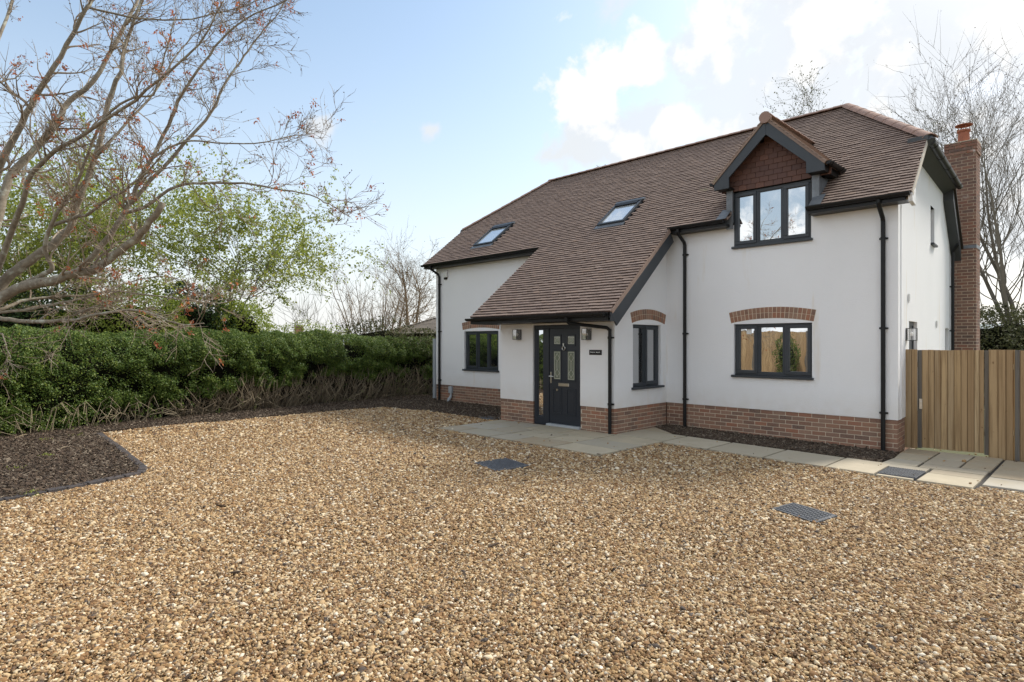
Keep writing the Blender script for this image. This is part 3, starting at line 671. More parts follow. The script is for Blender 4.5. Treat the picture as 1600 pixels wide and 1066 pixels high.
downpipe([(-4.70, EV - .065, 2.24), (-4.70, EV - .065, 2.17), (-4.68, EV + .0, 2.125), (-4.29, pdv - .02, 2.05), (-4.235, pdv, 2.00), (-4.235, pdv, 1.9), (-4.235, pdv, .05)], 'black downpipe with swan neck by the house sign', [(-4.235, pdv, 1.86), (-4.235, pdv, .61)])
w_ = lambda v, d: V3(-GS * v + d, v, 0)
downpipe([w_(6.3, .18) + V3(0, 0, 4.18), w_(6.3, .18) + V3(0, 0, 4.08), w_(6.38, .07) + V3(0, 0, 3.92), w_(6.38, .07) + V3(0, 0, .1)], 'black downpipe at the back corner of the gable', [w_(6.38, .07) + V3(0, 0, 3.1), w_(6.38, .07) + V3(0, 0, 2.05)], N_=V3(1, 0, 0))

# ---- dormer ---------------------------------------------------------
DU, DF = -1.97, -.33
m = MB()
for s in (-1, 1):
    u = DU + s * .735; uo = DU + s * .83
    m.prism([V3(u, -.10, 3.98), V3(u, -.10, 4.70), V3(u, .50, 4.70)], (s * .095, 0, 0))
dormer = m.build('dormer', M_lead, house); dormer['label'] = 'gabled dormer with dark bargeboards and lead sides'
m = MB(); m.box(-2.80, -1.14, -.04, .2, 4.64, 4.72); m.prism([V3(-2.80, -.02, 4.72), V3(-1.14, -.02, 4.72), V3(DU, -.02, 5.66)], (0, .1, 0)); m.build('gable_backing', M_dark, dormer)
for s in (-1, 1):
    X = lambda a: DU + s * a
    m = MB(); m.prism([V3(X(0), DF, 5.80), V3(X(.985), DF, 4.83), V3(X(.985), DF, 4.665), V3(X(.69), DF, 4.665), V3(X(.69), DF, 4.86), V3(X(0), DF, 5.50)], (0, .035, 0))
    b = m.build('bargeboard', M_anth, dormer, bevel=.003); 
    m = MB(); m.box(min(X(.70), X(.97)), max(X(.70), X(.97)), DF + .036, .35, 4.67, 4.70); m.box(min(X(.95), X(.975)), max(X(.95), X(.975)), DF + .036, .42, 4.701, 4.84); m.build('eaves_box', M_black, dormer)
    half_gutter((X(1.035), DF + .01, 4.815), (X(1.035), .48, 4.815), dormer, r_=.055)
    # roof slope
    A = V3(0, 1, 0); top = V3(DU, DF - .02, 5.80); foot = V3(X(1.01), DF - .02, 4.80); Wd = top - foot; Ls = np.linalg.norm(Wd); Wd /= Ls; Nn = np.cross(A, Wd) * -s
    if Nn[2] < 0: Nn = -Nn
    m = MB(); back = lambda z: -.28 + (z - 4.094) / TA + .12
    m.prism([foot, V3(foot[0], back(foot[2]), foot[2]), V3(DU, back(5.80), 5.80), top], -Nn * .035); m.build('roof_slope', M_tile, dormer)
    rows = [(0, back(4.80 + Wd[2] * w) - (DF - .02), w) for w in np.arange(0, Ls - .04, GAU)]
    tile_slope(foot, A, Wd, Nn, rows, dormer, th=.028)
    m = MB(); m.hexa([V3(X(0), DF - .012, 5.795), V3(X(1.01), DF - .012, 4.795), V3(X(1.01), DF + .0, 4.795), V3(X(0), DF + .0, 5.795), V3(X(0), DF - .012, 5.835), V3(X(1.01), DF - .012, 4.83), V3(X(1.01), DF, 4.83), V3(X(0), DF, 5.835)]); m.build('verge', M_tile, dormer)
ridge_run((DU, DF - .03, 5.83), (DU, 1.9, 5.83), dormer, 7, rad=.10, lift=-.05)
m = MB(); m.tube([V3(DU, DF - .045, 5.80), V3(DU, DF + .02, 5.80)], .105, 12); m.build('ridge_end', M_ridge, dormer)
H_ME = brick_mesh('hanging_tile', M_hang, .158, .014, .145, .002)
for r_ in range(9):
    z = 4.685 + r_ * .098; half = (5.66 - z) / .96 * .99; x = -1.2 + (.082 if r_ % 2 else 0)
    while x < 1.2:
        if abs(x) < half:
            o = place_piece(H_ME, 'hanging_tile', V3(DU + x, -.062 + random.uniform(-.002, .002), z + .02 + .012 * (x / .8) ** 2), V3(1, 0, 0), V3(0, -1, 0), (1, 1, 1), dormer)
            o.rotation_euler.x -= R(8) 
        x += .164
for s in (-1, 1):   # lead apron at the foot of each side
    m = MB(); a, b = sorted((DU + s * .74, DU + s * .93)); m.add([RP(a, -.33, .05), RP(b, -.33, .05), RP(b, -.05, .05), RP(a, -.05, .05), RP(a, -.33, .058), RP(b, -.33, .058), RP(b, -.05, .058), RP(a, -.05, .058)], BOXF); m.build('lead_apron', M_lead, dormer)
    m = MB(); a, b = sorted((DU + s * .715, DU + s * .835)); m.box(a, b, -.125, -.1005, 3.93 if s < 0 else 3.99, 4.66); m.build('lead_corner', M_lead, dormer)

# ---- roof windows ---------------------------------------------------
for (u0, u1, v0, v1), lb in ((SKY1, 'roof window over the left wing'), (SKY2, 'roof window above the porch')):
    def Q(u, v, h): return RP(u, v, h)
    def hexr(m, a0, a1, b0, b1, h0, h1): m.hexa([Q(a0, b0, h0), Q(a1, b0, h0), Q(a1, b1, h0), Q(a0, b1, h0), Q(a0, b0, h1), Q(a1, b0, h1), Q(a1, b1, h1), Q(a0, b1, h1)])
    m = MB(); f = .06
    hexr(m, u0, u1, v1 - f, v1, -.03, .105); hexr(m, u0, u1, v0, v0 + f * .8, -.03, .085); hexr(m, u0, u0 + f, v0 + f * .8, v1 - f, -.03, .09); hexr(m, u1 - f, u1, v0 + f * .8, v1 - f, -.03, .09)
    o = m.build('roof_window', M_anth, house, bevel=.006); o['label'] = lb
    m = MB(); hexr(m, u0 + f - .005, u1 - f + .005, v0 + f * .8 - .005, v1 - f + .005, .03, .06); m.build('pane', M_skyglass, o)
    m = MB(); hexr(m, u0 - .03, u1 + .03, v0 - .10, v0 - .001, .02, .046); hexr(m, u0 - .03, u1 + .03, v1 + .001, v1 + .06, .02, .085); m.build('flashing', M_lead, o)
    m = MB(); hexr(m, u0 + f + .01, u1 - f - .01, v1 - f - .07, v1 - f - .001, .061, .10); m.build('vent_flap', M_black, o)

# ---- front door -----------------------------------------------------
m = MB(); x0, x1, z0, z1 = DR; z0 = .05
m.fbox(PF, x0 + .002, x1 - .002, z1 - .075, z1 - .002, -.10, -.03); m.fbox(PF, x0 + .002, x0 + .075, z0, z1 - .075, -.10, -.03); m.fbox(PF, x1 - .06, x1 - .002, z0, z1 - .075, -.10, -.03)
m.fbox(PF, -6.0, -5.86, z0, z1 - .075, -.10, -.032); m.fbox(PF, x0 + .075, -6.0, z0, z0 + .16, -.10, -.031)
dset = m.build('door', M_door, house, bevel=.005); dset['label'] = 'dark blue-black front door with leaded glass and side light'
m = MB(); m.fbox(PF, x0 + .07, -5.995, z0 + .155, z1 - .07, -.08, -.06); m.build('side_light', M_glass, dset)
m = MB(); strip(PF, (x0 + .076, -6.001, z0 + .161, z1 - .076), -.075, -.045, .03, m); m.build('glazing_bead', M_door, dset)
lx0, lx1, lz0, lz1 = -5.852, -5.055, .105, 2.055
m = MB(); m.fbox(PF, lx0, lx1, lz0, lz1, -.085, -.05); leaf = m.build('door_leaf', M_door, dset)
cu_, cw = (lx0 + lx1) / 2, .255
def raised(m, r_, d=.0, w=.03): strip(PF, r_, -.052, -.036 + d, w, m)
m = MB()
for s in (-1, 1):
    c = cu_ + s * .185
    raised(m, (c - .125, c + .125, .30, .84)); raised(m, (c - .12, c + .12, .985, 1.62)); raised(m, (c - .115, c + .115, 1.70, 1.93))
    m.fbox(PF, c - .075, c + .075, .36, .78, -.052, -.042)
m.build('panel_moulding', M_door, leaf if False else dset, bevel=.004)
for s in (-1, 1):
    c = cu_ + s * .185
    for (a, b) in ((1.015, 1.59), (1.735, 1.895)):
        m = MB(); m.fbox(PF, c - .092, c + .092, a, b, -.051, -.046); g = m.build('door_glass', M_doorglass, dset)
        m = MB(); strip(PF, (c - .08, c + .08, a + .012, b - .012), -.047, -.042, .011, m)
        def bar(xa, za, xb, zb, w=.006):
            A_ = PF[0] + PF[1] * xa + PF[2] * -.043 + V3(0, 0, za); B_ = PF[0] + PF[1] * xb + PF[2] * -.043 + V3(0, 0, zb); m.tube([A_, B_], w, 4)
        if b - a > .3:
            for zc_ in (a + .13, b - .13):
                for p in ((-1, 0, 0, 1), (0, 1, 1, 0), (1, 0, 0, -1), (0, -1, -1, 0)): bar(c + p[0] * .06, zc_ + p[1] * .085, c + p[2] * .06, zc_ + p[3] * .085)
            bar(c - .02, a + .22, c - .02, b - .22); bar(c + .02, a + .22, c + .02, b - .22)
        else:
            zc_ = (a + b) / 2
            for q in range(10):
                t0, t1 = 2 * math.pi * q / 10, 2 * math.pi * (q + 1) / 10; bar(c + .05 * math.cos(t0), zc_ + .05 * math.sin(t0), c + .05 * math.cos(t1), zc_ + .05 * math.sin(t1), .005)
        m.build('glazing_lead', M_came, g)
m = MB(); m.fbox(PF, cu_ - .15, cu_ + .13, .875, .945, -.05, -.036); m.build('letter_plate', M_steel, dset, bevel=.006)
m = MB(); m.fbox(PF, cu_ - .14, cu_ + .12, .89, .93, -.036, -.03); m.build('letter_flap', M_steel, dset, bevel=.004)
m = MB(); P0 = PF[0] + PF[1] * cu_ + PF[2] * -.03
for q in range(12):
    t0, t1 = 2 * math.pi * q / 12, 2 * math.pi * (q + 1) / 12
    m.tube([P0 + PF[1] * .038 * math.cos(t0) + V3(0, 0, 1.655 + .045 * math.sin(t0)), P0 + PF[1] * .038 * math.cos(t1) + V3(0, 0, 1.655 + .045 * math.sin(t1))], .009, 6)
m.fbox(PF, cu_ - .014, cu_ + .014, 1.69, 1.755, -.05, -.02); m.build('knocker', M_steel, dset)
m = MB(); hx = lx0 + .045; m.fbox(PF, hx - .017, hx + .017, .93, 1.16, -.05, -.04); m.tube([PF[0] + PF[1] * hx + PF[2] * -.04 + V3(0, 0, 1.075), PF[0] + PF[1] * hx + PF[2] * .015 + V3(0, 0, 1.075), PF[0] + PF[1] * (hx + .12) + PF[2] * .018 + V3(0, 0, 1.07)], .010, 8); m.build('door_handle', M_steel, dset)
m = MB(); m.tube([PF[0] + PF[1] * (cu_ - .18) + PF[2] * -.05 + V3(0, 0, .80), PF[0] + PF[1] * (cu_ - .18) + PF[2] * -.03 + V3(0, 0, .80)], .02, 10); m.build('door_viewer', M_steel, dset)
m = MB(); m.fbox(PF, -5.87, x1, .05, .10, -.06, .05); m.build('threshold', M_grey, dset, bevel=.006)
m = MB(); m.fbox(PF, x0, x1, .052, 2.2, -.16, -.11); m.build('door_backing', M_dark, dset)

# ---- chimney --------------------------------------------------------
cx0, cx1, cy0, cy1, cz1 = -.525, .085, BV + .04, BV + .60, 6.58
m = MB(); m.box(cx0 + .008, cx1 - .008, cy0 + .008, cy1 - .008, 0, cz1 - .01); chim = m.build('chimney', M_mortar, house); chim['label'] = 'tall red brick chimney stack behind the gable'
m = MB(); z = .0; c = 0
while z < cz1 - .05:
    corb = .02 if cz1 - .32 < z else 0
    for F, L in (((V3(cx0 - corb, cy0 - corb, 0), V3(1, 0, 0), V3(0, -1, 0)), cx1 - cx0 + 2 * corb), ((V3(cx1 + corb, cy0 - corb, 0), V3(0, 1, 0), V3(1, 0, 0)), cy1 - cy0 + 2 * corb), ((V3(cx0 - corb, cy0 - corb, 0), V3(0, 1, 0), V3(-1, 0, 0)), cy1 - cy0 + 2 * corb)):
        side = abs(F[2][0]) > .5; x = .1145 - (.1125 if not c % 2 else 0) if side else -(.1125 if c % 2 else 0)
        while x < L:
            a, b = max(x, .1145 if side else 0), min(x + .215, L)
            if b - a > .03: m.fbox(F, a + .002, b - .002, z + .007, z + .068, -.10 if F[2][1] < -.5 else -.09, .0 if F[2][1] < -.5 else -.001, r=random.random() * .98 + .01)
            x += .225
    z += .075; c += 1
o = m.build('brick_courses', M_oldbrick, chim); o['kind'] = 'stuff'
m = MB(); m.box(cx0 - .02, cx1 + .02, cy0 - .02, cy1 + .02, cz1, cz1 + .03); m.build('chimney_flaunching', M_mortar, chim)
m = MB(); m.box(cx0 - .006, cx1 + .006, cy0 - .006, cy1 + .006, 4.02, 4.10); m.build('flashing', M_lead, chim)
M_pot = mat('terracotta', (.36, .13, .07), .8, var=(9, (.28, .10, .06), .2))
pc = V3((cx0 + cx1) / 2 + .03, (cy0 + cy1) / 2 - .05, cz1 + .02)
m = MB(); m.tube([pc, pc + V3(0, 0, .28), pc + V3(0, 0, .285), pc + V3(0, 0, .33)], [.125, .115, .14, .14], 16); m.build('chimney_pot', M_pot, chim, smooth=False)
m = MB(); m.tube([pc + V3(0, 0, .44), pc + V3(0, 0, .455), pc + V3(0, 0, .49)], [.18, .18, .02], 16)
for q in range(4): a = q * math.pi / 2 + .5; m.tube([pc + V3(.11 * math.cos(a), .11 * math.sin(a), .32), pc + V3(.12 * math.cos(a), .12 * math.sin(a), .445)], .008, 5)
m.build('chimney_cowl', M_pot, chim)

# ---- things fixed to the walls --------------------------------------
M_lglass = bpy.data.materials.new('lantern_glass'); M_lglass.use_nodes = True
_t = M_lglass.node_tree; _o = _t.nodes['Material Output']; _tr = _t.nodes.new('ShaderNodeBsdfTransparent'); _g = _t.nodes.new('ShaderNodeBsdfGlossy'); _g.inputs['Roughness'].default_value = .03
_m = _t.nodes.new('ShaderNodeMixShader'); _m.inputs[0].default_value = .12; _t.links.new(_tr.outputs[0], _m.inputs[1]); _t.links.new(_g.outputs[0], _m.inputs[2]); _t.links.new(_m.outputs[0], _o.inputs[0])
M_bulb = mat('bulb', (.75, .74, .70), .15)
def lantern(F, x, z0, z1, label):
    O = F[0] + F[1] * x + F[2] * .013 + V3(0, 0, z0); t = thing('wall_lantern', O, label, 'lantern', 'wall lanterns on the house')
    f = (O, F[1], F[2]); h = z1 - z0; w = .062; d = .15
    m = MB(); m.fbox(f, -w, w, 0, h, 0, .014); m.build('back_plate', M_black, t)
    m = MB(); e = .008
    for a in (-w, w - e):
        m.fbox(f, a, a + e, 0, h, d - e, d); 
        for zz in (0, h - e): m.fbox(f, a, a + e, zz, zz + e, .0141, d - e)
    for zz in (0, h - e): m.fbox(f, -w + e, w - e, zz, zz + e, d - e, d)
    m.build('cage', M_black, t)
    m = MB(); m.fbox(f, -w + e, w - e, .0, .006, .015, d - e); m.build('base_plate', M_black, t)
    m = MB(); m.fbox(f, -w + .002, -w + .004, e, h - e, .015, d - e); m.fbox(f, w - .004, w - .002, e, h - e, .015, d - e); m.fbox(f, -w + e, w - e, e, h - e, d - .005, d - .003); m.build('pane', M_lglass, t)
    c = O + F[2] * .075
    m = MB(); m.tube([c + V3(0, 0, .006), c + V3(0, 0, .075)], .017, 10); m.build('bulb_holder', M_black, t)
    m = MB(); m.tube([c + V3(0, 0, .075), c + V3(0, 0, .09), c + V3(0, 0, .115), c + V3(0, 0, .135), c + V3(0, 0, .146)], [.013, .02, .03, .022, .004], 12); m.build('bulb', M_bulb, t, smooth=True)
lantern(PF, -6.67, 1.83, 2.05, 'black glazed box lantern on the porch wall left of the door')
lantern(PF, -4.775, 1.82, 2.04, 'black glazed box lantern above the house sign, right of the door')
lantern(GB, .70, 1.80, 2.01, 'black glazed box lantern on the gable wall above the gate')
so_ = PF[0] + PF[1] * -4.61 + PF[2] * .013 + V3(0, 0, 1.53); sign = thing('house_sign', so_, 'small black rectangular name sign on the porch wall beside the door', 'sign')
m = MB(); m.fbox((so_, PF[1], PF[2]), -.15, .15, 0, .098, 0, .012); m.build('plate', mat('slate', (.014, .014, .015), .5), sign, bevel=.003)
m = MB(); x = -.118; f = (so_, PF[1], PF[2])
for ch in (1.3, .8, .8, .7, .8, .9, 0, 1, .8, .8, .8, 1):   # worn letters, too small to read
    if ch:
        h_ = .026 if ch >= 1 else .018
        m.fbox(f, x, x + .004, .042, .042 + h_, .012, .0135); m.fbox(f, x + .011, x + .014, .042, .06, .012, .0135); m.fbox(f, x + .004, x + .011, .042 if random.random() < .5 else .052, .046 if random.random() < .5 else .057, .012, .0134)
    x += .0195
m.build('lettering', M_white, sign)
ao = V3(-11.50, -.012, 3.63); al_ = thing('alarm_box', ao, 'white alarm bell box high on the wall under the left eaves', 'alarm box')
m = MB(); m.fbox((ao, V3(1, 0, 0), V3(0, -1, 0)), -.085, .085, .06, .27, 0, .06); m.build('case', M_white, al_, bevel=.012)
m = MB(); m.fbox((ao, V3(1, 0, 0), V3(0, -1, 0)), -.07, .05, .0, .06, 0, .055); m.build('strobe', M_black, al_, bevel=.01)
bo = V3(-11.27, -.0, .28); bx_ = thing('cable_box', bo, 'grey electric cable box and pipe on the brick plinth left of the porch', 'cable box')
m = MB(); m.fbox((bo, V3(1, 0, 0), V3(0, -1, 0)), -.07, .07, .02, .21, .004, .08); m.build('box', M_grey, bx_, bevel=.01)
m = MB(); q = bo + V3(0, -.05, 0); m.tube([q + V3(.025, 0, .02), q + V3(.025, 0, -.05), q + V3(.02, -.01, -.09), q + V3(-.01, -.05, -.16), q + V3(-.01, -.06, -.28)], [.032, .032, .04, .05, .05], 10); m.build('pipe', M_grey, bx_)
for v_, z_, lb in ((.85, 2.47, 'small white plastic clip on the gable wall above the lantern'), (4.1, 2.10, 'small white plastic clip at mid height of the gable wall')):
    o_ = V3(-GS * v_ + .013, v_, z_); c_ = thing('cable_clip', o_, lb, 'clip', 'white clips on the gable wall'); m = MB(); m.fbox((o_, GB[1], GB[2]), -.02, .02, 0, .13, 0, .03); m.build('body', M_white, c_, bevel=.008)
    m = MB(); m.fbox((o_, GB[1], GB[2]), -.008, .008, -.03, -.0, .004, .02); m.build('hook', M_white, c_)
# ================================================================== GROUND, DRIVE, BEDS
def pz(u): return float(np.interp(u, [-4, .3], [.055, .005]))
def gz(u): return np.interp(u, [-4, .3], [.030, -.020])
m = MB(); S = 4000
m.add([(-S, -S, -.16), (S, -S, -.16), (S, S, -.16), (-S, S, -.16)], [(0, 1, 2, 3)])
tag(m.build('ground', M_earth), 'grassy land around the house plot', 'ground', kind='structure')
def sheet(name, mt, fn, u0, u1, v0, v1, st, label, cat):
    us = np.arange(u0, u1 + st / 2, st); vs_ = np.arange(v0, v1 + st / 2, st); U, Vv = np.meshgrid(us, vs_, indexing='ij')
    Z = fn(U, Vv); P = np.stack([U, Vv, Z], -1).reshape(-1, 3); nv = len(vs_)
    F = [[i * nv + j, (i + 1) * nv + j, (i + 1) * nv + j + 1, i * nv + j + 1] for i in range(len(us) - 1) for j in range(nv - 1)]
    o = cloud(name, P, np.array(F), mt, smooth=True); tag(o, label, cat, kind='structure'); return o
def und(U, Vv): return gz(U) + .008 * np.sin(U * 1.7 + Vv * .6) * np.sin(Vv * 1.3 - U * .4) + .005 * np.sin(U * 4.1) * np.sin(Vv * 3.7)
sheet('driveway', M_drive, lambda U, Vv: und(U, Vv) - .012, -14.5, 14, -24, .4, .2, 'golden gravel driveway in front of the house', 'driveway')

POLY = {}
POLY['left_bed'] = [(-13.6, -8.62), (-11.24, -8.63), (-10.89, -8.73), (-9.23, -8.81), (-7.31, -8.95), (-6.85, -8.98), (-6.53, -9.11), (-6.2, -9.94), (-6.06, -10.52), (-5.85, -11.5), (-5.7, -13.5), (-13.6, -13.5)]
POLY['hedge_bed'] = [(-15, -8.62), (-11.24, -8.63), (-11.44, -7.45), (-11.33, -6.48), (-11.48, -4.83), (-11.53, -2.92), (-11.46, -2.18), (-10.23, -2.02), (-9.0, -1.96), (-7.8, -1.98), (-7.27, -1.9), (-7.27, .05), (-12.0, .05), (-12.0, 3), (-15, 3)]
POLY['front_bed'] = [(-4.17, .03), (-4.17, -.46), (-3.42, -1.03), (.0, -1.08), (.06, -.55), (.03, .03)]
POLY['patio'] = [(-7.16, -3.73), (-3.1, -3.73), (-3.1, -1.96), (1.28, -2.08), (1.30, -1.79), (3.2, -1.80), (3.2, .7), (.02, .7), (.06, -.55), (.0, -1.08), (-3.42, -1.03), (-4.17, -.46), (-4.17, -1.84), (-7.27, -1.84)]
POLY['house'] = [(UL, 0), (PU0, 0), (PU0, PV), (PU1, PV), (PU1, 0), (0, 0), (0, 7), (UL, 7)]
def inside(poly, X, Y):
    r = np.zeros(len(X), bool); n = len(poly)
    for i in range(n):
        x0, y0 = poly[i]; x1, y1 = poly[(i + 1) % n]
        c = ((y0 > Y) != (y1 > Y)) & (X < (x1 - x0) * (Y - y0) / (y1 - y0 + 1e-12) + x0); r ^= c
    return r
def flat(name, poly, mt, dz, label, cat, th=.03, wob=.0):
    bm = bmesh.new(); vs_ = [bm.verts.new((x, y, 0)) for x, y in poly]; f = bm.faces.new(vs_)
    bmesh.ops.triangulate(bm, faces=[f])
    for _ in range(4):
        bmesh.ops.subdivide_edges(bm, edges=[e for e in bm.edges if e.calc_length() > .5], cuts=1, use_grid_fill=False)
        bmesh.ops.triangulate(bm, faces=bm.faces[:])
    for v in bm.verts: v.co.z = dz(v.co.x) + random.uniform(-wob, wob)
    bmesh.ops.recalc_face_normals(bm, faces=bm.faces[:])
    me = bpy.data.meshes.new(name); bm.to_mesh(me); bm.free(); me.materials.append(mt); o = bpy.data.objects.new(name, me); COL.objects.link(o)
    return tag(o, label, cat, kind='structure')
flat('planting_bed', POLY['left_bed'], M_soil, lambda u: gz(u) + .012, 'bark mulched bed under the bare tree at the left', 'bed', wob=.012)
flat('hedge_bed', POLY['hedge_bed'], M_soil, lambda u: gz(u) + .008, 'strip of dark mulch along the hedge foot', 'bed', wob=.01)
flat('front_bed', POLY['front_bed'], M_soil, lambda u: gz(u) + .010, 'narrow dark mulch bed under the right front window', 'bed', wob=.01)
path = flat('path', POLY['patio'], M_joint, lambda u: pz(u) - .026, 'pale sandstone paving at the door and along the wall', 'paving')

# ---- slabs -----------------------------------------------------------
def slab(q, th=.03):
    g = .026; c = np.mean(np.array(q), 0); pts = []
    for x, y in q:
        d = np.array([x, y]) - c; L = np.linalg.norm(d); d = d * (1 - g * 1.0 / L); pts.append(c + d + RNG.uniform(-.004, .004, 2))
    dz = random.uniform(-.003, .003); m = MB()
    m.prism([V3(p[0], p[1], pz(p[0]) - th + dz) for p in pts], (0, 0, th))
    o = m.build('slab', M_slab, path, bevel=.004); return o
def rowslabs(v0, v1, us):
    for a, b in zip(us[:-1], us[1:]): slab([(a, v0), (b, v0), (b, v1), (a, v1)])
rowslabs(-3.72, -3.13, [-7.15, -6.55, -5.62, -5.02, -4.1, -3.11])
rowslabs(-3.13, -2.50, [-7.17, -6.25, -5.62, -4.72, -4.1, -3.11])
rowslabs(-2.50, -1.85, [-7.22, -6.85, -5.92, -5.0, -4.1, -3.11])
slab([(-4.16, -1.85), (-3.11, -1.85), (-3.11, -1.05), (-3.42, -1.04), (-4.16, -.95)]); slab([(-4.16, -.95), (-3.5, -1.03), (-3.44, -1.02), (-4.16, -.48)])
us = [-3.11, -2.24, -1.32, -.43, .19]; fv = lambda u: -1.955 - .028 * (u + 3.11)
for a, b in zip(us[:-1], us[1:]): slab([(a, fv(a)), (b, fv(b)), (b, -1.07), (a, -1.045)])
slab([(.66, fv(.66)), (1.275, fv(1.27)), (1.275, -1.42), (.66, -1.40)]); slab([(.19, fv(.19) - 0), (.66, fv(.66)), (.66, -1.97), (.19, -1.96)])
slab([(.19, -1.35), (.66, -1.35), (.66, -1.06), (.02, -1.06)]); slab([(.66, -1.40), (1.275, -1.42), (1.275, -1.06), (.66, -1.06)])
slab([(.03, -1.06), (.48, -1.06), (.48, -.55), (.06, -.55)]); slab([(.48, -1.06), (1.275, -1.06), (1.275, -.72), (.48, -.72)])
slab([(.06, -.55), (.48, -.55), (.48, .05), (.02, .05)]); slab([(.48, -.72), (.92, -.72), (.92, -.15), (.48, -.15)]); slab([(.92, -.72), (1.275, -.72), (1.275, .1), (.92, .1)])
slab([(.02, .05), (.48, .05), (.48, .6), (.0, .6)]); slab([(.48, -.15), (.92, -.15), (.92, .6), (.48, .6)]); slab([(.92, .1), (1.275, .1), (1.275, .6), (.92, .6)])
for a, b in ((1.29, 1.9), (1.9, 2.5), (2.5, 3.18)):
    slab([(a, -1.78), (b, -1.79), (b, -1.15), (a, -1.13)]); slab([(a, -1.13), (b, -1.15), (b, -.4), (a, -.42)]); slab([(a, -.42), (b, -.4), (b, .5), (a, .5)])

# ---- covers ----------------------------------------------------------
def cover(name, quad, z, label, tread, frame=True):
    q = [V3(x, y, z) for x, y in quad]; c = sum(q) / 4; t = thing(name, c, label, 'drain cover', None)
    m = MB(); m.prism([p - V3(0, 0, .03) for p in q], (0, 0, .03)); m.build('plate', M_cover, t, bevel=.004)
    m = MB(); n = tread
    for i in range(n):
        for j in range(n):
            a, b = (i + .5) / n, (j + .5) / n; p = q[0] * (1 - a) * (1 - b) + q[1] * a * (1 - b) + q[2] * a * b + q[3] * (1 - a) * b
            e1 = (q[1] - q[0]) / n * .34; e2 = (q[3] - q[0]) / n * .34
            if (i + j) % 2: e1, e2 = e1 * 1.2, e2 * .45
            else: e1, e2 = e1 * .45, e2 * 1.2
            m.prism([p - e1 - e2 + V3(0, 0, .0005), p + e1 - e2 + V3(0, 0, .0005), p + e1 + e2 + V3(0, 0, .0005), p - e1 + e2 + V3(0, 0, .0005)], (0, 0, .005))
    m.build('tread', M_cover, t)
    if frame:
        m = MB()
        for i in range(4):
            a, b = q[i], q[(i + 1) % 4]; o_ = (a + b) / 2 - c; o_ /= np.linalg.norm(o_); d = (b - a) / np.linalg.norm(b - a)
            m.prism([a + o_ * .006 - d * .02 - V3(0, 0, .03), b + o_ * .006 + d * .02 - V3(0, 0, .03), b + o_ * .03 + d * .02 - V3(0, 0, .03), a + o_ * .03 - d * .02 - V3(0, 0, .03)], (0, 0, .028))
        m.build('frame', M_cover, t)
    return q
C1 = [(-3.98, -5.44), (-3.40, -5.60), (-3.36, -5.07), (-3.94, -4.93)]; C2 = [(-.06, -4.66), (.40, -4.86), (.46, -4.50), (.0, -4.33)]
cover('drain_cover', C1, float(gz(-3.7)) + .022, 'grey metal drain cover in the gravel near the door paving', 14)
cover('drain_cover', C2, float(gz(.2)) + .022, 'grey metal drain cover half buried in the gravel facing the right window', 12)
cover('drain_cover', [(.205, -1.94), (.645, -1.95), (.645, -1.37), (.205, -1.365)], pz(.4) + .006, 'black metal drain cover set in the sandstone path', 16, frame=False)
cover('drain_gully', [(-7.85, -1.95), (-7.42, -2.02), (-7.38, -1.72), (-7.8, -1.62)], float(gz(-7.6)) + .03, 'small dark gully grating by the left porch corner', 6)

# ---- bed edging ------------------------------------------------------
el = [(-11.05, -8.70), (-9.23, -8.79), (-7.31, -8.93), (-6.87, -8.96), (-6.56, -9.08), (-6.23, -9.92), (-6.09, -10.5), (-5.87, -11.5)]
edging = thing('bed_edging', (-6.6, -9.05, 0), 'dark block edging around the left mulch bed', 'edging')
eb = MB(); eb.box(-.098, .098, -.05, .05, -.05, .05); e_o = eb.build('edging_block', M_edge, None, bevel=.008); E_ME = e_o.data; bpy.data.objects.remove(e_o)
pos = 0; seg = [(V3(*a, 0), V3(*b, 0)) for a, b in zip(el[:-1], el[1:])]
for a, b in seg:
    L = np.linalg.norm(b - a); n = max(1, round(L / .205)); d = (b - a) / L
    for i in range(n):
        c = a + d * (L * (i + .5) / n); o = bpy.data.objects.new('edging_block', E_ME); COL.objects.link(o); o.parent = edging
        o.location = V3(c[0], c[1], float(gz(c[0])) - .012 + random.uniform(-.006, .006)) - V3(-6.6, -9.05, 0)
        o.rotation_euler = (random.uniform(-.03, .03), random.uniform(-.03, .03), math.atan2(d[1], d[0]) + random.uniform(-.04, .04)); o.scale = (L / n / .205, 1, 1)

